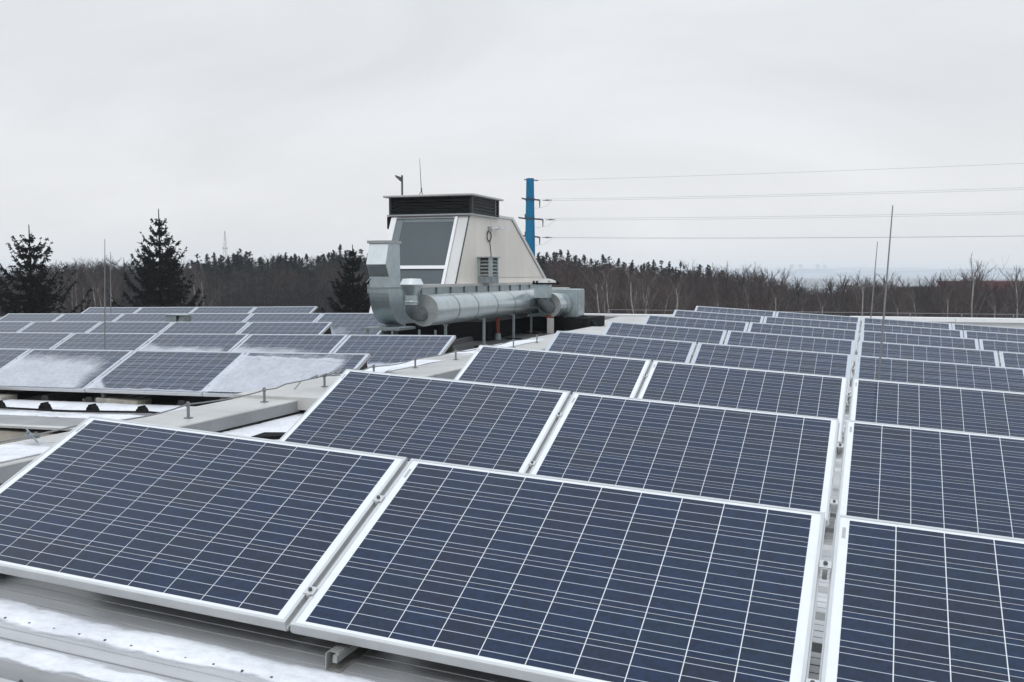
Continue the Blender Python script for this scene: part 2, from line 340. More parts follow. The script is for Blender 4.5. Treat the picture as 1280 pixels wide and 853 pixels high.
# ------------------------------------------------------------------ roof: right facet (ribs along X)
def rib_sheet(name, m, frame, x0, x1, y0, y1, zc, per=0.36, depth=0.055, crest=0.26, sl=0.022, phase=0.0, along='x'):
    pr = []; y = y0 - ((y0 - phase) % per) - per
    while y < y1 + per:
        for dy, dz in ((0, -depth), (sl, 0), (sl + .055, 0.0), (sl + .057, -.009), (sl + .062, -.009), (sl + .064, 0), (sl + .128, 0), (sl + .130, -.012), (sl + .137, -.012), (sl + .139, 0), (sl + .20, 0), (sl + .202, -.006), (sl + .206, -.006), (sl + .208, 0),
                       (sl + crest, 0), (2 * sl + crest, -depth)):
            yy = y + dy
            if y0 <= yy <= y1: pr.append((yy, zc + dz))
        y += per
    b = MB(); n = len(pr)
    if along == 'x': vs = [(x0, a, z) for a, z in pr] + [(x1, a, z) for a, z in pr]
    else: vs = [(a, x1, z) for a, z in pr] + [(a, x0, z) for a, z in pr]
    b.add(vs, [(i, n + i, n + i + 1, i + 1) for i in range(n - 1)])
    return tag(b.build(name, m, None, frame), kind='structure')
rib_sheet('roof', M['roof'], MR, -0.92, 13.0, -7.5, 22.2, Z_R, phase=-0.63)

b = MB()
for yy in (-1.065, -1.425, -1.785):
    for i in range(40):
        b.lathe((-0.6 + i * 0.11, yy, Z_R), [(.0085, 0), (.008, .003), (.005, .004), (.0045, .008), (.0001, .0085)], 6, False)
tag(b.build('roof_screws', M['steel_dark'], None, MR), 'row of small screw heads along the roof sheet in the foreground', 'screws', None, 'stuff')
# left facet: flat membrane deck
b = MB(); pts = [(-26, -1.35), (5.86, -1.35), (5.86, 15.6), (-26, 15.6)]
b.add([(x, y, Z_L) for x, y in pts] + [(x, y, Z_L - 0.25) for x, y in pts], [(0, 1, 2, 3), (0, 4, 5, 1), (1, 5, 6, 2), (3, 2, 6, 7), (0, 3, 7, 4)])
tag(b.build('roof', M['deck'], None, ML), kind='structure')
# building body under the roof
b = MB(); b.box(-34, 9.4, 8.3, 26.2, -0.5, 7.75); b.box(-34, 9.4, -8, 8.29, -0.5, 7.6)
bw = b.build('building_wall', M['plaster']); tag(bw, kind='structure')
# lower gutter floor and the beige wall below the deck's front edge
b = MB(); b.box(-34, -4.7, -8, 8.12, 7.7, 8.0); tag(b.build('lower_roof', M['deck']), kind='structure')
b = MB(); b.box(-34, -4.72, 8.13, 8.29, 8.0, 8.33)
tag(b.build('wall', M['beige']), 'beige rendered wall below the snowy edge of the left roof deck', 'wall')

# edge flashing of the left deck
fl = empty('edge_flashing', Matrix.Translation((-9, 8.3, 8.36)), 'grey sheet metal flashing along the front edge of the left roof deck', 'flashing')
def deckpt(x, y, h): return (x, y, zL(x, y) + h)
def deck_strip(x0, x1, y0, y1, h0, h1, t=0.03):
    b = MB(); P = [deckpt(x0, y0, h0), deckpt(x1, y0, h0), deckpt(x1, y1, h1), deckpt(x0, y1, h1)]
    Q = [(x, y, z - t) for x, y, z in P]
    b.hexa(Q + P); return b
part('sheet', deck_strip(-32, -4.85, 8.16, 8.60, 0.035, 0.055), M['fascia'], fl)
part('drip_edge', deck_strip(-32, -4.85, 8.09, 8.159, 0.026, 0.034, 0.022), M['coping'], fl)
part('sheet', deck_strip(-32, -4.85, 8.78, 9.02, 0.05, 0.05), M['deck_dark'], fl)

# ribs of the left deck, open ends closed with black foam
ribm = MB(); 
def rib_mesh(y0, y1):
    b = MB(); prof = [(-0.075, 0.0), (0.075, 0.0), (0.04, 0.085), (-0.04, 0.085)]
    b.prism(prof, y0, y1, 'y'); return b.mesh('roof_rib', M['deck'])
RM = rib_mesh(-0.75, 15.0)
closure = MB(); closure.prism([(-0.072, 0.0), (0.078, 0.0), (0.05, 0.055), (0.030, 0.092), (0.012, 0.100), (0.008, 0.118), (-0.014, 0.118), (-0.020, 0.097), (-0.040, 0.086), (-0.055, 0.045)], 0.0, 0.10, 'y')
CM = closure.mesh('foam_closure', M['rubber'])
deck_ribs = []
xs_ = [-9.02 + 0.69 * k for k in range(-12, 3)]
names = {-2: 'black foam closure at the left edge of the frame on the snowy roof edge', -1: 'black foam closure second from the left on the snowy roof edge',
         0: 'black foam closure in the middle of the snowy roof edge', 1: 'black foam closure just behind the corner of the front left panel', 2: 'half hidden black foam closure beside the wire on the roof edge'}
inv = ML.inverted()
for k in range(-12, 4):
    x = -9.02 + 0.695 * k
    if x > -7.2 and k > 2: continue
    p = inv @ Vector((x, 9.07, zL(x, 9.07)))
    o = obj('roof_rib', RM, None, ML @ Matrix.Translation((p.x, 0.0, Z_L))); tag(o, kind='structure')
    if -2 <= k <= 2:
        lab = {-1: 0, 0: 1, 1: 2}.get(k)
        c = obj('foam_closure', CM, None, ML @ Matrix.Translation((p.x, p.y - 0.05, Z_L + 0.0)))
        tag(c, names[k], 'foam closure', 'black foam closures at the roof edge')

# ------------------------------------------------------------------ solar panels
def frame_mesh(L):
    b = MB(); hx = L / 2; lip = 0.012; d = 0.040
    for (x0, x1, y0, y1) in ((-hx, hx, 0, W_),):
        o = [(-hx, 0), (hx, 0), (hx, W_), (-hx, W_)]; i = [(-hx + lip, lip), (hx - lip, lip), (hx - lip, W_ - lip), (-hx + lip, W_ - lip)]
        e = 0.0015; oo = [(-hx + e, e), (hx - e, e), (hx - e, W_ - e), (-hx + e, W_ - e)]
        i2 = [(-hx + .03, .03), (hx - .03, .03), (hx - .03, W_ - .03), (-hx + .03, W_ - .03)]
        rings = [[(x, y, -0.010) for x, y in i], [(x, y, 0) for x, y in i], [(x, y, 0) for x, y in oo], [(x, y, -e) for x, y in o], [(x, y, -d) for x, y in o], [(x, y, -d) for x, y in i2]]
        vs = [p for r_ in rings for p in r_]
        fs = [(r_ * 4 + k, (r_ + 1) * 4 + k, (r_ + 1) * 4 + (k + 1) % 4, r_ * 4 + (k + 1) % 4) for r_ in range(5) for k in range(4)]
        b.add(vs, [f[::-1] for f in fs])
    for x0, x1 in ((-hx - .006, -hx + .001), (hx - .001, hx + .006)): b.box(x0, x1, 0.002, W_ - 0.002, -0.038, -0.026)
    return b.mesh('frame', M['alu'])
def sheet_mesh(L, m, name):
    b = MB(); b.box(-L / 2 + 0.011, L / 2 - 0.011, 0.011, W_ - 0.011, -0.008, -0.0025); me = b.mesh(name, m)
    me.materials.append(M['shade_underside']); me.polygons[0].material_index = 1; return me
cellb = MB(); h = (PXC - GAP) / 2; g = (PXC - 0.0024) / 2
poly = [(-h, -g), (h, -g), (h, g), (-h, g)]
cellb.prism(poly, 0, 0.0008, 'z'); CELL = cellb.mesh('cell', M['cell'])
stb = MB(); stb.box(-0.006, 0.006, -0.03, 0.03, 0, 0.0006); STICK = stb.mesh('sticker', M['sticker'])
clb = MB(); clb.box(-0.019, 0.019, -0.018, 0.018, 0.0005, 0.004); clb.box(-0.008, 0.008, -0.022, 0.022, -0.045, 0.0005)
CLAMP = clb.mesh('clamp', M['alu'])
def c_rail(L0, L1, web=1):
    b = MB(); t = 0.004; w_, h_ = 0.05, 0.062
    s = web
    b.box(*sorted((-s * w_ / 2, -s * (w_ / 2 - t))), L0, L1, 0, h_); b.box(-w_ / 2 + t, w_ / 2, L0, L1, 0, t) if s == 1 else b.box(-w_ / 2, w_ / 2 - t, L0, L1, 0, t)
    b.box(-w_ / 2 + t, w_ / 2 - 0.012, L0 + 0.02, L1, h_ - t, h_); b.box(0.002, 0.018, L0 + 0.0, L1, h_ - 0.028, h_ - t)
    return b
blb = MB(); blb.lathe((0, 0, 0.0041), [(0.0075, 0), (0.0075, 0.008), (0.0001, 0.0081)], 6, False); BOLT = blb.mesh('bolt', M['steel_dark'])
RAIL_R = c_rail(-0.035, W_ * math.cos(TIL_R) - 0.04).mesh('support_rail', M['alu_dull'])
lb = MB(); lb.box(-0.02, 0.02, -0.02, 0.02, 0.0, (W_ * math.cos(TIL_R) - 0.095) * math.tan(TIL_R) + H_R - 0.050 - 0.066); LEG_R = lb.mesh('rear_leg', M['alu_dull'])
def light_blocker(til, H):  # added unseen sheet behind each row, blocks light under the panels
    b = MB(); y0 = W_ * math.cos(til) - 0.012; z0 = W_ * math.sin(til) + H - 0.055; y1 = y0 + 0.16
    b.hexa([(-.80, y1, .01), (.80, y1, .01), (.80, y1 + .003, .01), (-.80, y1 + .003, .01), (-.80, y0, z0), (.80, y0, z0), (.80, y0 + .003, z0), (-.80, y0 + .003, z0)])
    return b.mesh('added_light_blocker', M['alu_dull'])
BLOCK_R, BLOCK_L = light_blocker(TIL_R, H_R), light_blocker(TIL_L, H_L)
RAIL_L = c_rail(-0.01, W_ * math.cos(TIL_L) - 0.02).mesh('support_rail', M['alu_dull'])
lb = MB(); lb.box(-0.022, 0.022, -0.03, 0.03, 0.0, (W_ * math.cos(TIL_L) - 0.095) * math.tan(TIL_L) + H_L - 0.050 - 0.066); LEG_L = lb.mesh('rear_leg', M['alu_dull'])
lb = MB(); lb.box(-0.022, 0.022, -0.03, 0.03, 0.062, H_L - 0.042); FOOT_L = lb.mesh('front_leg', M['steel_dark'])
ecb = MB(); ecb.box(0, 0.07, -0.025, 0.025, -0.075, -0.035); ecb.box(0.02, 0.05, -0.05, 0.03, -0.12, -0.07); ENDC = ecb.mesh('end_clamp', M['steel_dark'])
LL = 1.70
FRAME = {'R': frame_mesh(LEN), 'L': frame_mesh(LL)}
BACK = {'R': sheet_mesh(LEN, M['backsheet'], 'backsheet')}
LAM = {'R': sheet_mesh(LEN, M['lam_right'], 'cell_laminate'), 'L': sheet_mesh(LL, M['lam_left'], 'cell_laminate')}
def panel(arr, X, Y, label, cells=False, clamps=True, endc=False, group=None, wide=False):
    F4, til, H, Lp = (MR, TIL_R, H_R, LEN) if arr == 'R' else (ML, TIL_L, H_L, LL)
    yb = Y - W_ * math.cos(til); zb = -W_ * math.sin(til) - H
    root = empty('solar_panel', F4 @ Matrix.Translation((X + Lp / 2, yb, zb)), label, 'solar panel', group)
    jit = Matrix.Rotation(R(random.uniform(-.15, .15)), 4, 'Y')
    T = Matrix.Translation((0, 0, H)) @ Matrix.Rotation(til, 4, 'X') @ jit
    obj('frame', FRAME[arr], root, T)
    if cells:
        obj('backsheet', BACK[arr], root, T)
        for j in range(6):
            for i in range(10):
                obj('cell', CELL, root, T @ Matrix.Translation(((i - 4.5) * PXC, 0.495 + (j - 2.5) * PXC, -0.0025)))
    else: obj('cell_laminate', LAM[arr], root, T)
    obj('sticker', STICK, root, T @ Matrix.Translation((-Lp / 2 + 0.028, W_ - 0.10, -0.0024)))
    if clamps:
        for yy in (0.16, 0.70):
            k = obj('clamp', CLAMP, root, T @ Matrix.Translation((Lp / 2 + 0.01 + (0.011 if wide else 0), yy, 0))); obj('bolt', BOLT, k)
    for s in ((-1,) if clamps else (-1, 1)):
        if arr == 'R':
            obj('support_rail', RAIL_R, root, Matrix.Translation((s * 0.64, 0, 0.001)))
            obj('rear_leg', LEG_R, root, Matrix.Translation((s * 0.64, W_ * math.cos(til) - 0.07, 0.065)))
        else:
            obj('support_rail', RAIL_L, root, Matrix.Translation((s * 0.6, 0, 0.001)))
            obj('front_leg', FOOT_L, root, Matrix.Translation((s * 0.6, 0.05, 0)))
            obj('rear_leg', LEG_L, root, Matrix.Translation((s * 0.6, W_ * math.cos(til) - 0.06, 0.065)))
    obj('added_light_blocker', BLOCK_R if arr == 'R' else BLOCK_L, root)
    if endc:
        obj('end_clamp', ENDC, root, T @ Matrix.Translation((Lp / 2 + 0.001, 0.30, 0)))
    return root, T
ORD = ['front', 'second', 'third', 'fourth', 'fifth', 'sixth', 'seventh', 'farthest']
POS = ['leftmost', 'second', 'third', 'rightmost']
dxR = [0, -.0141, -.0105, -.0107, -.0051, .0124, .0086, .0085]; dyR = [0, -.0396, .0067, -.0106, .0056, .0162, -.0053, -.0019]
for r in range(8):
    nc = 3 if r < 4 else 4
    for c in range(nc):
        X = c * (LEN + 0.02) + (0.0225 if c >= 2 else 0) + dxR[r]
        who = POS[c] + (' solar panel' if c in (0, 3) else ' solar panel from the left') if not (c == 2 and nc == 3) else 'rightmost solar panel'
        lab = f'blue {who}, {ORD[r]} row of the right-hand array'
        panel('R', X, r * 2.5243 + dyR[r], lab, cells=r < 3, clamps=c < nc - 1, wide=c == 1, group='solar panels of the right-hand array')
dxL = [0, -1.7403, -5.238, -8.6857, -8.6579]
LROW = [(-1, 2), (-1, 3), (-1, 3), (0, 5), (0, 3)]
LN = ['front', 'second', 'third', 'fourth', 'back']
PITL = 1.65 + 0.0699
snowtxt = {(0, 0): 'mostly under snow', (0, 1): 'snow in one corner', (0, 2): 'under snow',
           (1, 1): 'lower half snowy', (1, 2): 'lower part snowy', (1, 3): 'snowy bottom strip', (3, 5): 'frosted below ducts'}
LPAN = {}
for r, (k0, k1) in enumerate(LROW):
    n = k1 - k0 + 1
    for k in range(k0, k1 + 1):
        i = k - k0; pos = 'leftmost' if i == 0 else ('rightmost' if k == k1 else ['', 'second from the left', 'third from the left', 'fourth from the left', 'fifth from the left'][i])
        lab = f'{pos} solar panel, {LN[r]} row of left-hand array, ' + snowtxt.get((r, k), 'free of snow')
        LPAN[r, k] = panel('L', k * PITL + dxL[r], r * 2.5578, lab, clamps=k < k1, endc=k == k1, group='solar panels of the left-hand array')

# snow lying on some of the left panels: mask(u,v) in 0..1, u along the panel, v up the slope
def panel_snow(key, mask, label, thick=0.012, nx=130, ny=100):
    root, T = LPAN[key]; L = LL - 0.02; Wd = W_ - 0.02
    vs = []; cov = []; idx = {}; fs = []
    for j in range(ny + 1):
        for i in range(nx + 1):
            u, v = i / nx, j / ny
            q = Vector((u * 9 + key[0] * 7.3 + key[1] * 3.1, v * 6, 0.3))
            m_ = mask(u, v, mnoise.noise(q) * 0.6 + mnoise.noise(q * 2.7) * 0.3 + mnoise.noise(q * 6.1) * .15)
            idx[i, j] = len(vs); cov.append(max(0, min(1, m_)))
            vs.append((-L / 2 + u * L, 0.01 + v * Wd, 0.0006 + thick * min(1, max(0, m_) * 1.2) ** 0.7 + 0.002 * mnoise.noise(q * 3)))
    for j in range(ny):
        for i in range(nx):
            a = (idx[i, j], idx[i + 1, j], idx[i + 1, j + 1], idx[i, j + 1])
            if max(cov[k] for k in a) > 0.02: fs.append(a)
    me = bpy.data.meshes.new('snow_patch'); me.from_pydata(vs, [], fs); me.materials.append(M['frost'])
    at = me.attributes.new('cover', 'FLOAT', 'POINT'); at.data.foreach_set('value', cov)
    me.polygons.foreach_set('use_smooth', [True] * len(fs)); me.update()
    o = obj('snow_patch', me, None, root.matrix_basis @ T)
    tag(o, label, 'snow', None, 'stuff'); return o
def ss(a, b, x): t = max(0, min(1, (x - a) / (b - a))); return t * t * (3 - 2 * t)
panel_snow((0, 0), lambda u, v, n: 1.1 * ss(0.98, 0.50, v - 0.10 * (0.5 - u) + n * 0.10) * ss(1.02, 0.78, u + 0.10 * (v - .5) + n * 0.05), 'sheet of frosty snow on the front row panel left of the clear one')
panel_snow((0, 1), lambda u, v, n: max(1.3 * ss(0.16, 0.10, u * 0.8 + v * 0.45 + n * .02), 0.8 * ss(0.07, 0.02, v + n * 0.04)), 'small triangle of snow in the lower left corner of a front row panel')
panel_snow((0, 2), lambda u, v, n: 1.25 * ss(0.90, 0.83, v + n * 0.07 + 0.07 * u) * ss(0.92, 0.78, u + n * 0.03) * (1 - .8 * math.exp(-((v + n * 0.09 + 0.07 * u - .80) / .012) ** 2)) + 0.45 * ss(1.0, .9, v + n * .1) * ss(.97, .8, u), 'thick snow sheet with a ragged upper edge on the front row end panel', 0.022)
panel_snow((1, 1), lambda u, v, n: 1.15 * ss(0.76, 0.36, v + 0.12 * u + n * 0.14) * ss(0.96, 0.86, u + n * 0.03), 'snow over the lower half of the second row panel, left one')
panel_snow((1, 2), lambda u, v, n: 1.1 * ss(0.80, 0.34, v + 0.20 * u + n * 0.14) * ss(0.95, 0.84, u + n * 0.03), 'snow over the lower part of the second row panel, right one')
panel_snow((1, 3), lambda u, v, n: 1.0 * ss(0.22, 0.08, v + n * 0.06), 'strip of snow along the bottom of the second row end panel')
panel_snow((3, 5), lambda u, v, n: 0.75 * ss(0.62, 0.15, v + n * 0.3) * ss(0.8, 0.2, u + n * 0.2), 'dusting of frost on the panel below the ducts')

# ------------------------------------------------------------------ loose snow on the roofs
def snow_strip(label, frame, zc, x0, x1, y0, y1, thick, nx=160, ny=14, seed=0, rag=0.35, floor=None):
    vs = []; cov = {}; fs = []
    for j in range(ny + 1):
        for i in range(nx + 1):
            u, v = i / nx, j / ny; x = x0 + u * (x1 - x0); y = y0 + v * (y1 - y0)
            q = Vector((x * 2.6 + seed, y * 5, seed * 1.7)); n = mnoise.noise(q) * 0.6 + mnoise.noise(q * 3.1) * 0.35 + mnoise.noise(q * 9) * 0.18
            m_ = 1 - abs(v - 0.5) * 2 - rag * (n + 0.35); m_ = min(m_, (min(u, 1 - u)) * 14)
            hh = ss(0.0, 0.55, m_) * thick * (0.85 + 0.4 * n)
            cov[i, j] = m_; vs.append((x, y, zc + 0.0008 + max(0, hh)))
    for j in range(ny):
        for i in range(nx):
            if max(cov[i, j], cov[i + 1, j], cov[i, j + 1], cov[i + 1, j + 1]) > 0: 
                a = j * (nx + 1) + i; fs.append((a, a + 1, a + nx + 2, a + nx + 1))
    me = bpy.data.meshes.new('snow'); me.from_pydata(vs, [], fs); me.materials.append(M['slush'])
    at = me.attributes.new('cover', 'FLOAT', 'POINT'); at.data.foreach_set('value', [max(0, min(1, cov[i, j] * 4.5 + .1)) for j in range(ny + 1) for i in range(nx + 1)]); me.polygons.foreach_set('use_smooth', [True] * len(fs)); me.update()
    return tag(obj('snow', me, None, frame), label, 'snow', None, 'stuff')
snow_strip('strip of snow on the roof sheet in the bottom left foreground', MR, Z_R + 0.0005, -0.6, 3.2, -1.115, -0.905, 0.010, 420, 26, 1, 0.42)
snow_strip('second strip of snow nearest the camera on the roof sheet', MR, Z_R + 0.0005, -0.6, 3.0, -1.36, -1.19, 0.007, 420, 26, 5, 0.62)
snow_strip('snow between the coping and the second row panel', MR, Z_R + 0.0005, -0.84, 0.3, -0.4, 4.4, 0.035, 60, 160, 3, 0.02)
snow_strip('snow between the coping and the third row panel', MR, Z_R + 0.0005, -0.62, 0.2, 3.2, 6.6, 0.03, 60, 120, 4, 0.05)
def deck_snow(label, x0, x1, y0, y1, thick, seed, rag=0.3):
    p0 = inv @ Vector((x0, y0, zL(x0, y0))); p1 = inv @ Vector((x1, y1, zL(x1, y1)))
    return snow_strip(label, ML, Z_L + 0.001, p0.x, p1.x, min(p0.y, p1.y), max(p0.y, p1.y), thick, 260, 22, seed, rag)
deck_snow('snow band along the roof edge in front of the left array', -13.5, -5.3, 8.98, 9.85, 0.045, 11, 0.12)
deck_snow('narrow snow band on the edge flashing of the left roof', -13.5, -6.0, 8.50, 8.90, 0.075, 12, 0.22)
deck_snow('snow streak on the deck below the round duct', -10.2, -8.4, 16.2, 17.0, 0.03, 13, 0.4)
deck_snow('snow streak on the deck behind the duct stand', -9.6, -7.6, 17.6, 18.2, 0.03, 14, 0.45)

# ------------------------------------------------------------------ coping wall between the facets, lightning conductor
cw = empty('coping_wall', Matrix.Translation((-4.5, 6.0, 8.8)), 'light grey metal coped kerb wall between the two roof facets', 'kerb wall')
def cope(y0, y1, xl, xr, z, t=0.09):
    b = MB(); b.prism([(xl, z - t), (xl, z - 0.008), (xl + 0.006, z), (xr - 0.006, z), (xr, z - 0.008), (xr, z - t)], y0, y1, 'y'); return b
segs = [(-2.0, 2.55), (2.56, 4.62), (4.63, 6.90)]
def lip(y0, y1, xr, z, t):
    b = MB(); b.box(xr + .0005, xr + .004, y0, y1, z - t - .004, z - .010); part('drip_face', b, M['fascia'], cw)
for y0, y1 in segs: part('coping_sheet', cope(y0, y1, -4.78, -4.26, 9.0), M['coping'], cw); lip(y0, y1, -4.26, 9.0, .09)
for i, (y0, y1) in enumerate([(6.86, 8.94), (8.95, 11.2), (11.21, 13.5), (13.51, 15.8), (15.81, 18.1)]): part('coping_sheet', cope(y0, y1, -4.86, -3.98, 9.022, 0.10), M['coping'], cw); lip(y0, y1, -3.98, 9.022, .10)
b = MB(); b.box(-4.70, -4.33, -2.0, 18.05, 8.0, 8.905); part('kerb_core', b, M['deck_dark'], cw)
b = MB(); b.box(-4.25, -4.08, 6.95, 18.05, 8.5, 8.91); part('kerb_core', b, M['deck_dark'], cw)
for (y0, y1, s, lb_) in ((2.6, 4.75, 21, 'snow on top of the kerb coping at the left edge of the frame'), (8.3, 10.6, 22, 'snow on the kerb coping beside the second row of the left array'), (10.8, 14.5, 23, 'snow on the kerb coping farther back')):
    snow_strip(lb_, Matrix.Identity(4), 9.0235 if y0 > 6.8 else 9.001, -4.82 if y0 > 6.8 else -4.77, -4.5 if y0 > 6.8 else -4.3, y0, y1, 0.012, 40, 120, s, 0.25)
lc = empty('lightning_conductor', Matrix.Translation((-4.43, 5.7, 9.0)), 'thin grey lightning conductor wire on short posts along the kerb coping', 'conductor wire')
ys = [3.87, 4.80, 5.73, 6.66, 7.58, 8.50, 9.43, 10.52, 11.5, 12.5, 13.5]
pts = []
for y in ys:
    z = 9.001 if y < 6.86 else 9.023
    if y > 5:
        b = MB(); b.tube([(-4.43, y, z), (-4.43, y, z + 0.115)], 0.0105, 8); b.box(-4.455, -4.405, y - .02, y + .02, z + .0005, z + 0.006)
        b.tube([(-4.43, y - .012, z + .095), (-4.43, y + .012, z + .095)], 0.014, 6); part('wire_post', b, M['wire'], lc)
b = MB(); wp = []
for i, y in enumerate(ys[:-1]):
    for k in range(6):
        t = k / 6; yy = y + t * (ys[i + 1] - y); z = (9.0 if yy < 6.86 else 9.022) + 0.098 - 0.03 * 4 * t * (1 - t) * (0.3 + 0.7 * ((i * 37) % 10) / 10)
        wp.append((-4.43 + 0.012 * math.sin(yy * 5), yy, z))
b.tube([(-5.6, 2.4, 8.6), (-4.95, 3.3, 9.02)] + wp, 0.0055, 6); part('wire', b, M['wire'], lc)
cj = Vector((-4.60, 4.52, 9.05))
b = MB(); b.box(cj.x - .035, cj.x + .035, cj.y - .025, cj.y + .025, cj.z - .010, cj.z + .010); b.tube([cj + Vector((-.15, .10, .03)), cj + Vector((.12, -.08, -.015))], .006, 6)
for dx in (-.03, .03): b.tube([cj + Vector((dx, 0, .01)), cj + Vector((dx, 0, .028))], .009, 6)
part('cross_clamp', b, M['galv_post'], lc)
b = MB()
for k in range(3):
    p = Vector((-4.43, 7.35 + 0.16 * k, 9.12)); b.tube([p, p + Vector((.03, .06, .02)), p + Vector((-.02, .14, -.01)), p + Vector((.0, .2, .01))], .006, 6)
b.tube([(-4.43, 7.58, 9.12), (-4.36, 7.62, 9.16), (-4.2, 7.75, 9.17)], .005, 6); b.tube([(-4.43, 7.2, 9.11), (-4.40, 7.05, 9.06)], .005, 6)
part('twisted_wire_end', b, M['wire'], lc)

b = MB(); b.tube([(-4.60, 9.35, 9.03), (-4.5, 8.9, 9.032), (-4.3, 8.72, 9.031), (-4.05, 8.60, 9.03), (-3.95, 8.5, 9.0)], .006, 6)
tag(b.build('loose_wire', M['wire']), 'loose grey wire lying across the kerb coping behind the third post', 'wire')
b = MB(); b.tube([(-9.6, 8.75, zL(-9.6, 8.75) + .1), (-8.4, 8.70, zL(-8.4, 8.7) + .095), (-7.3, 8.8, zL(-7.3, 8.8) + .10), (-6.2, 8.55, zL(-6.2, 8.55) + .09), (-5.0, 8.75, zL(-5, 8.75) + .12)], .012, 6)
tag(b.build('cable', M['rubber']), 'thin black cable lying along the snowy left roof edge', 'cable')
# snow lump and torn sheet between coping and panels
b = MB(); b.add([(-3.96, 5.75, zR(-3.96, 5.75) + .03), (-3.72, 6.0, zR(-3.7, 6.0) + .035), (-3.70, 6.15, zR(-3.7, 6.15) + .035), (-3.98, 5.98, zR(-3.98, 5.98) + .032),
       (-3.96, 5.75, zR(-3.96, 5.75) + .05), (-3.72, 6.0, zR(-3.7, 6.0) + .06), (-3.70, 6.15, zR(-3.7, 6.15) + .055), (-3.98, 5.98, zR(-3.98, 5.98) + .05)],
      [(0, 3, 2, 1), (4, 5, 6, 7), (0, 1, 5, 4), (1, 2, 6, 5), (2, 3, 7, 6), (3, 0, 4, 7)])
tag(b.build('rubber_strip', M['rubber']), 'torn black rubber strip on the snow beside the second row panel', 'rubber strip')

# concrete ballast blocks below the left array
for i, (x, y, wd, lab) in enumerate(((-10.45, 9.62, 0.62, 'concrete ballast block under the left edge of the front left-hand row'), (-8.45, 9.72, 0.60, 'concrete ballast block under the panel without snow in the left-hand front row'),
                                (-9.0, 9.9, 0.3, 'small grey stone slab beside the ballast block under the left-hand front row'))):
    b = MB(); rr = random.Random(i); z = zL(x, y)
    hgt = 0.09 if i < 2 else 0.05
    P = [(x - wd / 2, y - .12), (x + wd / 2, y - .12), (x + wd / 2, y + .14), (x - wd / 2, y + .14)]
    b.hexa([(px_ + rr.uniform(-.01, .01), py_ + rr.uniform(-.01, .01), z + .005) for px_, py_ in P] + [(px_ + rr.uniform(-.015, .015), py_ + rr.uniform(-.015, .015), z + hgt + rr.uniform(-.012, .012)) for px_, py_ in P])
    o = b.build('concrete_block', M['concrete']); bevel(o, 0.01, 2); tag(o, lab, 'concrete block', 'ballast under the left-hand array')

# ------------------------------------------------------------------ ventilation tower
XR, XL = -8.09, -9.93
ZB = zL(-9, 21) - 0.05
tw = empty('ventilation_tower', Matrix.Translation((-9.0, 21.5, ZB)), 'cream roof tower with a slanted window and a black louvre box on top', 'roof tower')
def fy(z): return 20.0 + (z - 11.27) * (20.0 - 19.24) / (11.25 - 9.82)     # slanted front
def ry(z): return 22.74 + (11.36 - z) * (25.25 - 22.74) / (11.36 - 9.96)    # slanted rear
zt = 11.27; zb = ZB
b = MB(); b.prism([(fy(zb) + .03, zb), (ry(zb) - .03, zb), (ry(zt) - .02, zt), (fy(zt) + .03, zt)], XL + 0.02, XR - 0.03, 'x'); part('body', b, M['cream'], tw)
# side cladding panels with shadow gaps
def clad(y0f, y1f, z0, z1, m=M['cream'], x=XR, t=0.03):
    b = MB(); b.prism([(y0f(z0), z0), (y1f(z0), z0), (y1f(z1), z1), (y0f(z1), z1)], x - t, x, 'x'); return part('cladding_panel', b, m, tw)
clad(lambda z: fy(z) + .006, lambda z: 20.31, 9.55, 11.27)
clad(lambda z: 20.318, lambda z: 21.255, 9.55, 11.27)
clad(lambda z: 21.263, lambda z: ry(z) - 0.16, 9.93, 11.30)
clad(lambda z: 21.263, lambda z: ry(z) - 0.16, 9.55, 9.918)
clad(lambda z: fy(z) + .006, lambda z: ry(z) - 0.16, zb, 9.54)
b = MB(); b.prism([(ry(zb) - .155, zb), (ry(zb) + .02, zb), (ry(11.36) + .02, 11.36), (21.7, 11.36), (21.7, 11.305), (ry(11.305) - .155, 11.305)], XR - .06, XR + .025, 'x'); part('edge_trim', b, M['pale_clad'], tw)
b = MB(); b.prism([(ry(zb) - .19, zb), (ry(zb) - .157, zb), (ry(11.30) - .157, 11.30), (ry(11.30) - .19, 11.30)], XR - .02, XR + .01, 'x'); part('edge_strip', b, M['grey_trim'], tw)
b = MB(); b.prism([(ry(zb), zb), (ry(zb) + .02, zb), (ry(11.36) + .02, 11.36), (21.72, 11.36), (21.72, 11.33), (ry(11.33), 11.33)], XL - .02, XR - .065, 'x'); part('rear_slope', b, M['coping'], tw)
# slanted front
def slab(x0t, x1t, x0b, x1b, z0, z1, m, name, t=0.03, off=0.0, par=None):
    b = MB(); d = off
    b.hexa([(x0b, fy(z0) - d - t, z0), (x1b, fy(z0) - d - t, z0), (x1b, fy(z0) - d, z0), (x0b, fy(z0) - d, z0), (x0t, fy(z1) - d - t, z1), (x1t, fy(z1) - d - t, z1), (x1t, fy(z1) - d, z1), (x0t, fy(z1) - d, z1)])
    return part(name, b, m, tw)
slab(-8.335, XR, -8.335, XR, 9.1, 11.25, M['pale_clad'], 'corner_panel', 0.03, -0.03)
slab(XR - .012, XR + .006, XR - .012, XR + .006, 9.1, 11.25, M['black'], 'corner_joint', 0.02, -0.005)
win = slab(-9.80, -8.41, -9.80, -8.41, 10.19, 11.21, M['window'], 'upper_window', 0.012, -0.02)
slab(-9.80, -8.41, -9.80, -8.41, 9.15, 10.11, M['window'], 'lower_window', 0.012, -0.02)
slab(-9.798, -9.64, -9.798, -9.62, 10.20, 11.20, M['reflection'], 'reflection_strip', 0.004, -0.005)  # inner frame's reflection in the glass, put in as lighter strips
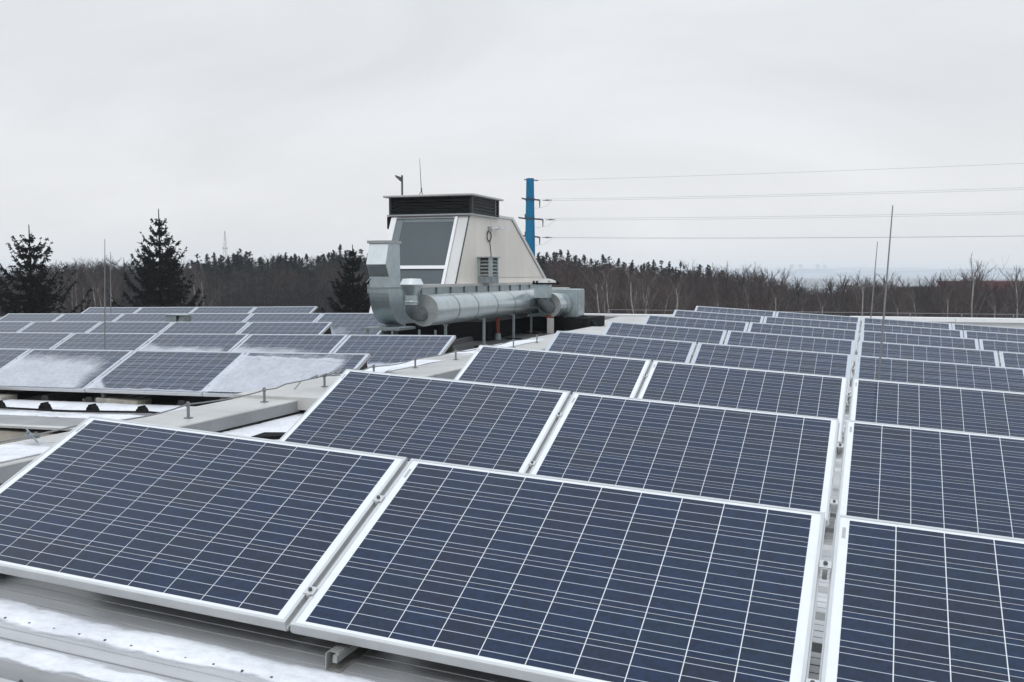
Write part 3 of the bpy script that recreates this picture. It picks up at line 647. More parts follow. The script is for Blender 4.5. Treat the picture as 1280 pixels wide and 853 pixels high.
slab(-9.63, -8.412, -9.63, -8.412, 11.13, 11.205, M['reflection'], 'reflection_strip', 0.004, -0.006)
slab(-8.41, -8.345, -8.41, -8.345, 9.1, 11.25, M['white_frame'], 'window_frame', 0.05, -0.02)
slab(XL, -9.80, XL, -9.80, 9.1, 11.25, M['white_frame'], 'window_frame', 0.05, -0.02)
slab(-9.798, -8.412, -9.798, -8.412, 10.115, 10.185, M['white_frame'], 'window_bar', 0.045, -0.02)
slab(-9.798, -8.412, -9.798, -8.412, 11.215, 11.25, M['grey_trim'], 'window_head', 0.04, -0.02)
b = MB(); b.box(XL - .02, XR + .04, 18.50, 18.80, ZB, 9.09); part('skirt', b, M['rubber'], tw)
b = MB(); b.box(XR + .001, XR + .04, 18.801, 25.5, ZB, 9.02); part('skirt', b, M['rubber'], tw)
# louvre box
b = MB(); b.box(XL - .10, XR + .07, 19.93, 21.72, 11.27, 11.305); part('louvre_base', b, M['grey_trim'], tw)
lv = MB(); lv.box(XL - .02, XR + .0, 20.06, 21.6, 11.306, 11.68); lvo = part('louvre_box', lv, M['black'], tw)
for k in range(5):
    z = 11.325 + k * 0.072
    b = MB(); b.hexa([(XL - .05, 19.99, z), (XR + .03, 19.99, z), (XR + .03, 20.05, z + .03), (XL - .05, 20.05, z + .03), (XL - .05, 19.985, z + .012), (XR + .03, 19.985, z + .012), (XR + .03, 20.05, z + .042), (XL - .05, 20.05, z + .042)])
    sub('louvre_slat', b, M['black'], tw, lvo)
    b = MB(); b.hexa([(XR + .055, 20.06, z), (XR + .055, 21.62, z), (XR + .005, 21.62, z + .03), (XR + .005, 20.06, z + .03), (XR + .06, 20.06, z + .012), (XR + .06, 21.62, z + .012), (XR + .005, 21.62, z + .042), (XR + .005, 20.06, z + .042)])
    sub('louvre_slat', b, M['steel_dark'], tw, lvo)
for (x, y) in ((XR + .035, 20.02), (XR + .035, 21.63), (XL - .045, 20.02)):
    b = MB(); b.box(x - .03, x + .03, y - .03, y + .03, 11.306, 11.68); sub('louvre_post', b, M['black'], tw, lvo)
b = MB(); b.box(XL - .16, XR + .14, 19.86, 21.76, 11.681, 11.725); bevel(part('cap', b, M['coping'], tw), .008)
b = MB(); b.box(XL - .13, XL - .02, 20.0, 20.25, 11.0, 11.265); part('black_bracket', b, M['rubber'], tw)
# items on the tower
vb = empty('vent_box', Matrix.Translation((-7.9, 20.7, 9.80)), 'grey louvred vent box on the cream side wall of the tower', 'vent box')
VX, VY0, VY1 = -7.76, 20.46, 20.90
b = MB(); b.box(XR + .001, VX, VY0, VY1, 9.80, 9.95); part('base', b, M['galv_post'], vb)
b = MB(); b.box(XR + .001, VX - .04, VY0 + .05, VY1 - .04, 9.951, 10.36); part('core', b, M['black'], vb)
for x, y in ((XR + .031, VY0 + .03), (VX - .045, VY0 + .03), (VX - .03, VY1 - .03)):
    b = MB(); b.box(x - .03, x + (.045 if y < VY0 + .1 and x > XR + .1 else .03), y - .03, y + .03, 9.951, 10.36); part('post', b, M['galv'], vb)
for k in range(5):
    z = 9.965 + k * .076
    b = MB(); b.hexa([(XR + .062, VY0 + .008, z), (VX - .076, VY0 + .008, z), (VX - .076, VY0 + .05, z + .036), (XR + .062, VY0 + .05, z + .036), (XR + .062, VY0 + .004, z + .014), (VX - .076, VY0 + .004, z + .014), (VX - .076, VY0 + .05, z + .048), (XR + .062, VY0 + .05, z + .048)]); part('slat', b, M['galv_disc'], vb)
    b = MB(); b.hexa([(VX - .004, VY0 + .062, z), (VX - .004, VY1 - .062, z), (VX - .04, VY1 - .062, z + .036), (VX - .04, VY0 + .062, z + .036), (VX, VY0 + .062, z + .014), (VX, VY1 - .062, z + .014), (VX - .04, VY1 - .062, z + .048), (VX - .04, VY0 + .062, z + .048)]); part('slat', b, M['galv_disc'], vb)
b = MB(); b.box(XR - .0, VX + .03, VY0 - .04, VY1 + .04, 10.361, 10.385); part('lid', b, M['grey_trim'], vb)
fc = empty('floodlight', Matrix.Translation((-8.05, 21.2, 11.0)), 'small white floodlight on a bracket high on the tower side wall', 'floodlight')
b = MB(); b.box(XR + .001, XR + .05, 21.1, 21.22, 10.95, 11.07); part('bracket', b, M['grey_trim'], fc)
b = MB(); b.tube([(XR + .05, 21.2, 11.02), (XR + .14, 21.35, 11.05)], .022, 8); b.box(XR + .10, XR + .20, 21.35, 21.75, 11.02, 11.09); part('lamp', b, M['glass_lamp'], fc)
b = MB(); b.tube([(XR + .03, 21.1 + .13 * math.sin(a), 10.86 + .12 * math.cos(a)) for a in [i * 2 * math.pi / 16 for i in range(16)]], .012, 6); part('cable_loop', b, M['rubber'], fc)
b = MB(); b.tube([(XR + .008, 21.2, 10.75), (XR + .008, 21.25, 10.55), (XR + .008, 21.3, 10.39)], .008, 6); part('cable', b, M['rubber'], fc)
an = empty('aerial', Matrix.Translation((-9.46, 20.5, 11.725)), 'thin whip aerial on top of the black louvre box', 'aerial')
b = MB(); b.tube([(-9.45, 20.5, 11.85), (-9.47, 20.5, 12.2), (-9.49, 20.5, 12.58)], [.011, .008, .005], 6); part('whip', b, M['wire'], an)
b = MB(); b.tube([(-9.53, 20.5, 11.726), (-9.45, 20.5, 11.86)], .008, 6); b.tube([(-9.43, 20.56, 11.726), (-9.45, 20.5, 11.86)], .008, 6); b.tube([(-9.45, 20.5, 11.83), (-9.45, 20.5, 11.92)], .016, 8); part('foot', b, M['steel_dark'], an)
lp = empty('roof_lamp', Matrix.Translation((-9.83, 20.3, 11.725)), 'dark hooked lamp on a short pole at the left of the tower top', 'lamp')
b = MB(); b.tube([(-9.83, 20.3, 11.725), (-9.83, 20.3, 12.2)], .024, 8); part('pole', b, M['dark_lamp'], lp)
b = MB(); b.hexa([(-9.97, 20.26, 12.16), (-9.85, 20.26, 12.06), (-9.85, 20.34, 12.06), (-9.97, 20.34, 12.16), (-9.99, 20.26, 12.21), (-9.83, 20.26, 12.15), (-9.83, 20.34, 12.15), (-9.99, 20.34, 12.21)]); part('lamp_head', b, M['dark_lamp'], lp)

# ------------------------------------------------------------------ ducts
rd = empty('rectangular_duct', Matrix.Translation((-8.22, 16.3, 8.7)), 'galvanised square hood duct bending into a long flanged trunk', 'duct')
X0, X1 = -8.42, -8.03
b = MB(); b.prism([(16.04, 9.96), (16.48, 9.96), (16.46, 10.55), (16.03, 10.55), (15.90, 10.17), (16.02, 9.97)], X0, X1, 'x'); part('hood', b, M['galv'], rd)
b = MB(); b.hexa([(X0 + .004, 15.893, 10.175), (X1 - .004, 15.893, 10.175), (X1 - .004, 15.903, 10.175), (X0 + .004, 15.903, 10.175), (X0 + .004, 16.022, 10.545), (X1 - .004, 16.022, 10.545), (X1 - .004, 16.032, 10.545), (X0 + .004, 16.032, 10.545)]); part('hood_plate', b, M['pale_galv'], rd)
b = MB(); b.box(X0 - .03, X1 + .02, 16.0, 16.5, 10.551, 10.60); part('hood_lid', b, M['grey_trim'], rd)
b = MB(); b.box(X0 + .0, X1, 16.02, 16.48, 9.77, 9.959); part('neck', b, M['galv'], rd)
b = MB(); b.box(X0 - .025, X1 + .025, 15.99, 16.51, 9.74, 9.77); part('flange', b, M['galv_post'], rd)
cy, cz = 16.60, 9.74; n = 14; po = [(cy - .60 * math.cos(a), cz - .66 * math.sin(a)) for a in [i / n * math.pi / 2 for i in range(n + 1)]]
pi_ = [(cy - .10 * math.cos(a), cz - .03 * math.sin(a)) for a in [i / n * math.pi / 2 for i in range(n + 1)]]
b = MB(); b.prism(po + pi_[::-1], X0, X1, 'x'); part('elbow', b, M['galv'], rd)
b = MB(); b.box(X0 - .02, X1 + .02, 16.60, 16.64, 9.05, 9.76); part('flange', b, M['galv_post'], rd)
b = MB(); b.box(X0 + .01, X1, 16.64, 25.6, 9.09, 9.74); part('trunk', b, M['galv'], rd)
y = 17.35
while y < 25.5:
    b = MB(); b.box(X0 - .01, X1 + .025, y, y + .03, 9.07, 9.741 + .0); part('flange', b, M['galv_post'], rd)
    b = MB(); b.box(X0 - .01, X1 + .022, y + .036, y + .06, 9.07, 9.741); part('flange', b, M['galv'], rd); y += 0.72
b = MB(); b.box(X0 - .03, X1 + .06, 16.9, 25.8, 9.742, 9.80); part('top_rail', b, M['coping'], rd)
b = MB(); b.tube([(X0 - .05, 16.0, 9.85), (X0 + .03, 16.0, 9.93)], .01, 6); b.box(X0 - .03, X0 - .01, 16.0, 16.02, 9.66, 9.82); part('handle', b, M['galv_light'], rd)
ds = empty('duct_stand', Matrix.Translation((-8.1, 16.4, 8.6)), 'grey tubular stand carrying the square duct and its tray', 'stand')
b = MB(); b.box(-8.55, -7.80, 15.95, 16.62, 9.0, 9.045); part('tray', b, M['galv_post'], ds)
for (x, y) in ((-8.45, 15.98), (-7.95, 15.98), (-8.45, 16.58), (-7.62, 16.4), (-7.30, 16.4)):
    b = MB(); b.box(x - .016, x + .016, y - .016, y + .016, zL(x, y), 8.999); part('leg', b, M['galv_post'], ds)
for y, z in ((15.98, 8.80), (16.4, 8.86)):
    b = MB(); b.box(-8.44, -7.2, y + .018, y + .04, z, z + .03); part('crossbar', b, M['galv_post'], ds)

def round_duct(label, c0, y1, r, cowl, joints, tag_name='round_duct'):
    root = empty('round_duct', Matrix.Translation((c0[0], c0[1], c0[2] - r)), label, 'duct')
    n = 32; b = MB(); b.tube([(c0[0], c0[1], c0[2]), (c0[0], y1, c0[2])], r, n, cap=False); part('pipe', b, M['galv_light'], root)
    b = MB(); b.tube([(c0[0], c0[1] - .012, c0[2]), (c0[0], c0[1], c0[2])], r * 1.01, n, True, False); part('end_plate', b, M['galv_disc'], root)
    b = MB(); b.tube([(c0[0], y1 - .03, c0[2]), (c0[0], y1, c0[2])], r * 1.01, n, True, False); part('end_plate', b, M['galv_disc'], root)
    for y in joints:
        b = MB(); b.tube([(c0[0], y, c0[2]), (c0[0], y + .018, c0[2])], r + .006, n, cap=False); part('joint_band', b, M['galv_dark'], root)
    return root
C1 = Vector((-6.92, 15.08, 9.4))
p1 = round_duct('long round galvanised duct running along the tower base', C1, 21.39, 0.262, 1, [16.0, 16.9, 17.9, 18.9, 19.9, 20.9])
ax = -7.03
def elbow_pts(x0, y0, z0, x1, y1, z1, k=9):
    P0, P1, P2 = Vector((x0, y0, z0)), Vector((x0, y0 + .0, z1 - .02)), Vector((x1, y1, z1)); o = []
    for i in range(k + 1):
        t = i / k; o.append(P0 * (1 - t) ** 2 + P1 * 2 * t * (1 - t) + P2 * t * t)
    return o
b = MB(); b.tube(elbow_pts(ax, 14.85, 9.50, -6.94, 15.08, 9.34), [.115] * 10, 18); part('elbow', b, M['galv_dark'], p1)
b = MB()
for p_ in ([(.105, 9.5), (.105, 9.66)], [(.108, 9.655), (.185, 9.825)], [(.111, 9.53), (.115, 9.535), (.115, 9.56), (.111, 9.565)]): b.lathe((ax, 14.85, 0), p_, 14)
part('cowl_neck', b, M['galv'], p1)
b = MB()
for p_ in ([(.186, 9.822), (.194, 9.826)], [(.194, 9.826), (.194, 9.838)], [(.194, 9.838), (.150, 9.925)], [(.150, 9.925), (0, 9.932)]): b.lathe((ax, 14.85, 0), p_, 14)
part('cowl_cap', b, M['pale_galv'], p1)
C2 = Vector((-6.45, 20.5, 9.33))
p2 = round_duct('short round galvanised duct with a flanged cowl beside the grey box', C2, 21.39, 0.262, 2, [21.0])
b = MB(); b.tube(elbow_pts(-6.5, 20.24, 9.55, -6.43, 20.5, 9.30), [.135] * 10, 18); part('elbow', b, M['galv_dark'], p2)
b = MB(); b.box(-6.66, -6.36, 20.1, 20.4, 9.50, 9.78); part('cowl_neck', b, M['galv'], p2)
b = MB(); b.box(-6.68, -6.20, 20.04, 20.48, 9.79, 9.82); part('flange', b, M['rubber'], p2)
b = MB(); b.lathe((-6.44, 20.26, 0), [(.235, 9.821), (.22, 9.85), (.10, 9.90), (0, 9.91)], 18); part('cowl_cap', b, M['coping'], p2)
for k in range(6):
    a = k * math.pi / 3; b = MB(); x, y = -6.46 + .26 * math.cos(a), 20.26 + .2 * math.sin(a); b.box(x - .018, x + .018, y - .018, y + .018, 9.782, 9.86); part('bolt', b, M['rubber'], p2)
b = MB(); b.lathe((C2.x - .01, C2.y - .02, 0), [(.05, C2.z - .29), (.075, C2.z - .24), (.03, C2.z - .21), (0, C2.z - .205)], 12); part('drain', b, M['red'], p2)
bx = empty('fan_housing', Matrix.Translation((-7.0, 23.4, 8.9)), 'galvanised sheet box at the right end of the round ducts', 'fan housing')
b = MB(); b.box(-7.25, -6.08, 21.4, 21.98, 9.04, 9.67); bevel(part('housing', b, M['galv'], bx), .01)
b = MB(); b.box(-6.079, -6.065, 21.43, 21.95, 9.07, 9.64); part('side_plate', b, M['galv_light'], bx)
b = MB(); b.box(-7.0, -6.4, 21.42, 21.9, 9.671, 9.70); part('top_strip', b, M['coping'], bx)
b = MB(); b.box(-7.3, -5.78, 21.15, 22.7, zL(-6, 22) - .03, 9.035); b.box(-8.45, -7.12, 18.6, 21.14, zL(-8, 20) - .05, 9.045)  # fan base, plus a black box standing in for shade under the ducts
tag(b.build('shade_plinth', M['rubber']), 'black base under the fan housing with a black block for the shade below the ducts', 'shade_plinth')
# posts of the round duct
for i, (px, py, yy, lab) in enumerate(((605, 432, 17.3, 'nearest grey bracket post under the long round duct'), (642, 424, 19.05, 'second grey bracket post under the long round duct'),
                                  (664, 417, 20.4, 'third grey bracket post under the long round duct'), (687, 416, 20.66, 'thin grey post just left of the white pillar under the ducts'), (706, 413, 21.33, 'grey post under the short round duct'), (557, 420, 16.1, 'grey post under the open end of the long round duct'))):
    base = atY(px, py, yy); x = base.x; z0 = zL(x, yy)
    t = empty('bracket_post', Matrix.Translation((x, yy, z0)), lab, 'post', 'posts under the round ducts')
    zt_ = 9.16 if i < 3 else 9.10
    b = MB(); b.box(x - .02, x + .02, yy - .02, yy + .02, z0, zt_); part('post', b, M['galv_post'], t)
    b = MB(); b.box(x - .30, x + .02, yy - .02, yy + .02, zt_ + .001, zt_ + .025) if i in (0, 1, 2) else b.box(x - .04, x + .04, yy - .03, yy + .03, zt_ + .001, zt_ + .02); part('arm', b, M['galv_post'], t)
    b = MB(); b.box(x - .16, x + .16, yy - .10, yy + .10, z0 + .001, z0 + .02); part('foot_plate', b, M['rubber'], t)
wp_ = empty('pillar', Matrix.Translation((-6.42, 20.45, 8.7)), 'pale square pillar under the short round duct', 'pillar')
b = MB(); b.box(-6.47, -6.35, 20.42, 20.53, zL(-6.4, 20.5), 9.06); part('post', b, M['coping'], wp_)
rp_ = atY(622, 412, 18.9)
rb = empty('pipe_stub', Matrix.Translation((rp_.x, 18.9, zL(rp_.x, 18.9))), 'orange red pipe stub in the shade under the long round duct', 'pipe')
b = MB(); b.tube([(rp_.x, 18.9, zL(rp_.x, 18.9) + .13), (rp_.x, 18.9, 9.16)], .04, 12); part('pipe', b, M['red'], rb)
b = MB(); b.lathe((rp_.x, 18.9, zL(rp_.x, 18.9)), [(.08, 0), (.06, .13)], 14); part('collar', b, M['galv_post'], rb)
# hoses
b = MB(); z = zL(-5.9, 18.5); P = [atY(660, 423, 16.6), atY(672, 416, 17.6), atY(690, 412, 18.2), atY(702, 412, 18.6)]
b.tube([(p.x, p.y, max(zL(p.x, p.y), 0) + .05 + .03 * (i in (1, 2))) for i, p in enumerate(P)], .028, 8)
tag(b.build('hose', M['rubber']), 'black hose lying on the pale roof left of the fourth panel row', 'hose')
b = MB(); P = [atY(722, 397, 21.9), atY(732, 397, 21.8), atY(740, 403, 21.6), atY(746, 411, 21.3)]
b.tube([(p.x, p.y, p.z) for p in P], .05, 8); tag(b.build('cable', M['rubber']), 'thick black cable dropping from the grey fan housing', 'cable')
# deck beside the ducts: pale membrane sheet up to the kerb
b = MB(); q = [(-7.25, 14.6), (-4.87, 14.0), (-4.87, 25.9), (-6.2, 25.9), (-6.3, 19.5)]
b.add([(x, y, zL(x, y) + .006) for x, y in q] + [(x, y, zL(x, y) + .001) for x, y in q], [(0, 1, 2, 3, 4)] + [(i, 5 + i, 5 + (i + 1) % 5, (i + 1) % 5) for i in range(5)])
tag(b.build('roof_sheet', M['coping']), kind='structure')

# small box on the left array
p = atY(208, 402, 16.4); q = atY(231, 394, 16.4)
jb = empty('junction_box', Matrix.Translation((p.x + .15, 16.5, zL(p.x, 16.4))), 'small grey metal box between the third and fourth rows of the left array', 'box')
b = MB(); b.box(p.x, p.x + (q.x - p.x) * .55, 16.38, 16.62, p.z - .05, q.z - .01); part('body', b, M['galv_post'], jb)
b = MB(); b.box(p.x - .01, q.x, 16.36, 16.64, q.z - .009, q.z + .005); part('lid', b, M['galv_light'], jb)
b = MB(); b.hexa([(p.x + (q.x - p.x) * .6, 16.4, p.z - .05), (q.x, 16.4, p.z - .05), (q.x, 16.6, p.z - .05), (p.x + (q.x - p.x) * .6, 16.6, p.z - .05), (p.x + (q.x - p.x) * .7, 16.4, q.z - .02), (q.x, 16.4, q.z - .02), (q.x, 16.6, q.z - .02), (p.x + (q.x - p.x) * .7, 16.6, q.z - .02)]); part('outlet', b, M['galv_post'], jb)
b = MB(); b.box(p.x + .1, p.x + .14, 16.48, 16.52, zL(p.x, 16.5), p.z - .051); part('post', b, M['galv_post'], jb)

# lightning rods
def rod(top, bot, yy, r, zfun, lab):
    a, c = atY(*top, yy), atY(*bot, yy); d = (a - c).normalized(); z0 = zfun(c.x, yy); c2 = c + d * ((z0 - c.z) / d.z)
    t = empty('lightning_rod', Matrix.Translation(c2), lab, 'lightning rod', 'lightning rods on the roof')
    b = MB(); b.tube([c2 + d * .05, c2.lerp(a, .5), a], [r * 1.15, r, r * .55], 8); part('rod', b, M['wire'], t)
    b = MB(); b.lathe(c2, [(.11, 0), (.10, .05), (.03, .07), (r * 1.4, .09)], 14); part('foot', b, M['concrete'], t)
rod((1116, 257), (1098, 478), 9.3, .0085, lambda x, y: zR(x, y) - .03, 'tallest lightning rod, leaning right above the right-hand array')
rod((1097, 302), (1089, 393), 22.0, .012, lambda x, y: zR(x, y) - .03, 'shorter lightning rod behind the farthest row of the right-hand array')
rod((131, 299), (131, 437), 11.6, .008, zL, 'slim vertical lightning rod in front of the second left-hand row')
rod((138, 315), (138.5, 392), 19.5, .010, zL, 'slim lightning rod behind the fourth left-hand row')

# ------------------------------------------------------------------ parapet at the far edge, with its wire
pa = empty('parapet', Matrix.Translation((0, 26, 8.6)), 'white coped parapet along the far edge of the roof', 'parapet')
b = MB(); b.box(-7.6, 9.6, 26.05, 26.35, 7.6, 8.86); part('parapet_wall', b, M['pale_clad'], pa)
x = -7.6
while x < 9.5:
    x2 = min(x + 2.4, 9.6); b = MB(); b.box(x, x2 - .008, 25.98, 26.42, 8.861, 8.955 if x > -2 else 8.93); part('coping_sheet', b, M['white_frame'], pa); x = x2
pw = empty('parapet_wire', Matrix.Translation((0, 26.2, 8.95)), 'thin wire on short pegs along the far parapet', 'conductor wire')
xs = [-6.57, -4.4, -2.2, -0.1, 1.0, 2.15, 3.27, 4.4, 5.5]
for x in xs:
    b = MB(); b.tube([(x, 26.2, 8.93), (x, 26.2, 9.06)], .014, 6); part('peg', b, M['wire'], pw)
b = MB(); b.tube([(x, 26.2, 9.05) for x in xs], .006, 5); part('wire', b, M['wire'], pw)

# ------------------------------------------------------------------ power pole and conductors
D0 = 120.0
def pole_pt(px, py, dep=D0): return atD(px, py, dep)
bp = pole_pt(662.5, 343); pb = Vector((bp.x, bp.y, 0))
pl = empty('power_pole', Matrix.Translation(pb), 'bright blue steel power pole with three pairs of cross arms', 'power pole')
ztop = atD(663, 224, D0).z
sc = D0 / F
b = MB(); b.lathe(pb, [(9.0 * sc, 0), (6.6 * sc, 10 + 22 * sc), (4.8 * sc, ztop), (0, ztop + .02)], 12, False)
part('shaft', b, M['blue'], pl)
right = cam_m @ Vector((1, 0, 0)); fwd = Vector((-math.sin(YAW), math.cos(YAW), 0))
wd_ = (right * 46.3 + fwd * -25.6).normalized()             # run of the line
arm = (right * 0.72 + fwd * 0.70).normalized()
def H(py): return atD(663, py, D0).z
ARMS = [(250, 652.5, 675, 17), (274, 648.5, 679, 18.5), (296, 652.5, 675, 18)]
def beam(b, p, q, wz, wy):
    d = (q - p).normalized(); s = d.cross(Vector((0, 0, 1))).normalized() * wy / 2; u = Vector((0, 0, wz / 2))
    b.hexa([p - s - u, p + s - u, q + s - u, q - s - u, p - s + u, p + s + u, q + s + u, q - s + u])
for i, (py, xl, xr, il) in enumerate(ARMS):
    zc = H(py); c = Vector((pb.x, pb.y, zc))
    L1 = (663 - xl) * sc; L2 = (xr - 663) * sc
    b = MB(); beam(b, c + right * (4.4 * sc), c + right * L2 - Vector((0, 0, 1.0 * sc)), 1.8 * sc, 1.5 * sc); part('cross_arm', b, M['blue_dark'], pl)
    b = MB(); beam(b, c - right * (4.4 * sc), c - right * L1 + Vector((0, 0, 1.5 * sc)), 1.8 * sc, 1.5 * sc); part('cross_arm', b, M['blue_dark'], pl)
    b = MB(); b.lathe(c, [(5.6 * sc, -1.8 * sc), (5.9 * sc, -1.6 * sc), (5.9 * sc, 1.6 * sc), (5.6 * sc, 1.8 * sc)], 12, False); part('collar', b, M['blue_dark'], pl)
    e_ = c + right * L2 - Vector((0, 0, 1.0 * sc))
    b = MB(); b.tube([e_, e_ - Vector((0, 0, 9 * sc))], [.9 * sc, .5 * sc], 6); part('insulator', b, M['steel_dark'], pl)
    if i:
        e2 = c - right * 6.0 * sc; b = MB(); b.tube([e2, e2 + Vector((0, 0, 6 * sc))], .8 * sc, 6); part('insulator', b, M['steel_dark'], pl)
    # strain insulator where the conductor starts, and its hanging loop
    s0 = e_ + wd_ * 3.5 * sc * 1.0 + Vector((0, 0, -0.3 * sc)); s1 = s0 + wd_ * 14 * sc
    b = MB(); b.tube([s0, s0.lerp(s1, .3), s0.lerp(s1, .5), s0.lerp(s1, .7), s1], [.25 * sc, .5 * sc, .95 * sc, .5 * sc, .2 * sc], 8); part('strain_insulator', b, M['steel_dark'], pl)
    e3 = c + right * 5 * sc - Vector((0, 0, 11 * sc)); b = MB(); b.tube([s1, s1.lerp(e3, .3) - Vector((0, 0, 4.2 * sc)), s1.lerp(e3, .6) - Vector((0, 0, 3.2 * sc)), e3], .14 * sc, 5); part('jumper_loop', b, M['power_wire'], pl)
b = MB(); beam(b, Vector((pb.x, pb.y, H(225.5))) - right * 7.5 * sc, Vector((pb.x, pb.y, H(226.5))) + right * 10 * sc, 1.3 * sc, 1.2 * sc); part('top_arm', b, M['blue_dark'], pl)
SPAN = 132.0
def wire(name, start, lab, sag=0.78, dz=0.0):
    b = MB(); n = 40; P = []
    for i in range(n + 1):
        t = i / n; p = start + wd_ * (SPAN * t); p = Vector((p.x, p.y, p.z - 4 * sag * t * (1 - t) + dz * t)); P.append(p)
    b.tube(P, 0.013, 5); tag(b.build(name, M['power_wire']), lab, 'power line', 'power line conductors')
c0 = Vector((pb.x, pb.y, 0))
wire('power_line', c0 + right * 9 * sc + Vector((0, 0, H(226.3))), 'topmost power line wire from the tip of the blue pole')
for i, nm in enumerate(('upper', 'middle', 'lowest')):
    py, xl, xr, il = ARMS[i]
    wire('power_line', c0 + right * (xr - 663 + 8) * sc + Vector((0, 0, H(py + 1.6))), f'near power line wire from the {nm} cross arm of the blue pole')
    wire('power_line', c0 - right * (663 - xl) * sc * .2 + fwd * 1.5 + Vector((0, 0, H(py - 1.4 + (1.6 if i == 2 else 0)))), f'far power line wire from the {nm} cross arm of the blue pole', 0.86)

# ------------------------------------------------------------------ far things
rt = atD(282, 343, 420); mb_ = Vector((rt.x, rt.y, 0)); zt2 = atD(282, 289, 420).z
ms = empty('radio_mast', Matrix.Translation(mb_), 'thin lattice mast rising above the left forest', 'mast')
b = MB()
for k in range(3):
    a = k * 2.094
    b.tube([mb_ + Vector((math.cos(a) * 1.8, math.sin(a) * 1.8, 0)), mb_ + Vector((math.cos(a) * .75, math.sin(a) * .75, zt2 - 7)), mb_ + Vector((math.cos(a) * .10, math.sin(a) * .10, zt2))], .075, 4)
part('legs', b, M['mast'], ms)
b = MB()
for i in range(12):
    z0, z1 = zt2 * i / 12, zt2 * (i + 1) / 12
    def rr_(z): return 1.8 - (1.05 / (zt2 - 7)) * z if z < zt2 - 7 else max(.10, .75 * (zt2 - z) / 7)
    for k in range(3):
        a, c = k * 2.094, (k + 1) * 2.094
        b.tube([mb_ + Vector((math.cos(a) * rr_(z0), math.sin(a) * rr_(z0), z0)), mb_ + Vector((math.cos(c) * rr_(z1), math.sin(c) * rr_(z1), z1))], .04, 3)
b.lathe(mb_, [(1.1, zt2 - 7.4), (1.25, zt2 - 7.2), (1.1, zt2 - 7.0)], 8, False)
part('bracing', b, M['mast'], ms)
for i, (px, hpx, wpx) in enumerate(((990, 331, 9), (1000.5, 331, 7), (1022, 331, 8), (1031, 331.5, 8))):
    d = 5600; p = atD(px, 343, d); zt_ = atD(px, hpx, d).z; r_ = wpx / 2 * d / F
    b = MB(); b.lathe((p.x, p.y, 0), [(r_ * 1.25, 0), (r_ * .85, zt_ * .45), (r_ * .58, zt_ * .8), (r_ * .62, zt_)], 16)
    tag(b.build('cooling_tower', M['tower_concrete']), ['faint cooling tower farthest left on the hazy horizon', 'faint cooling tower second from the left on the hazy horizon', 'faint cooling tower third from the left on the hazy horizon', 'faint cooling tower farthest right on the hazy horizon'][i], 'cooling tower', 'cooling towers on the horizon')
# red shed behind the trees at the right
d = 190; a0 = atD(1172, 343, d); a1 = atD(1360, 343, d - 20); zt_ = atD(1172, 353, d).z
dirb = (a1 - a0); dirb.z = 0; Lb = dirb.length; dirb.normalize(); nb = Vector((-dirb.y, dirb.x, 0))
rs = empty('red_shed', m4((dirb, nb, (0, 0, 1)), (a0.x, a0.y, 0)), 'long dark red industrial shed behind the bare trees at the right', 'shed')
b = MB(); b.box(0, Lb, .05, 25, 0, zt_ - .3); b.build('wall', M['redwall2'], rs)
k = 0; xx = 0.0
while xx < Lb - .5:
    b = MB(); wv = [3.0, 4.5, 6.0][k % 3]; b.box(xx + .03, min(xx + wv, Lb) - .03, -.05, .05, 0, zt_); b.build('cladding_panel', M['redwall'] if k % 3 != 1 else M['redwall2'], rs); xx += wv; k += 1
b = MB(); b.box(-.2, Lb + .2, -.2, 25.2, zt_ + .0, zt_ + .25); b.build('roof_edge', M['redwall2'], rs)
ph = atD(1148, 343, 210)
hs_ = empty('pale_house', Matrix.Translation((ph.x, ph.y, 0)), 'pale house half hidden by bare trees left of the red shed', 'house')
b = MB(); b.box(ph.x - 4, ph.x + 4, ph.y - 4, ph.y + 4, 0, 5.2); part('wall', b, M['plaster'], hs_)
b = MB(); b.prism([(ph.y - 4.4, 5.2), (ph.y + 4.4, 5.2), (ph.y, 7.4)], ph.x - 4.3, ph.x + 4.3, 'x'); part('roof', b, M['bark'], hs_)

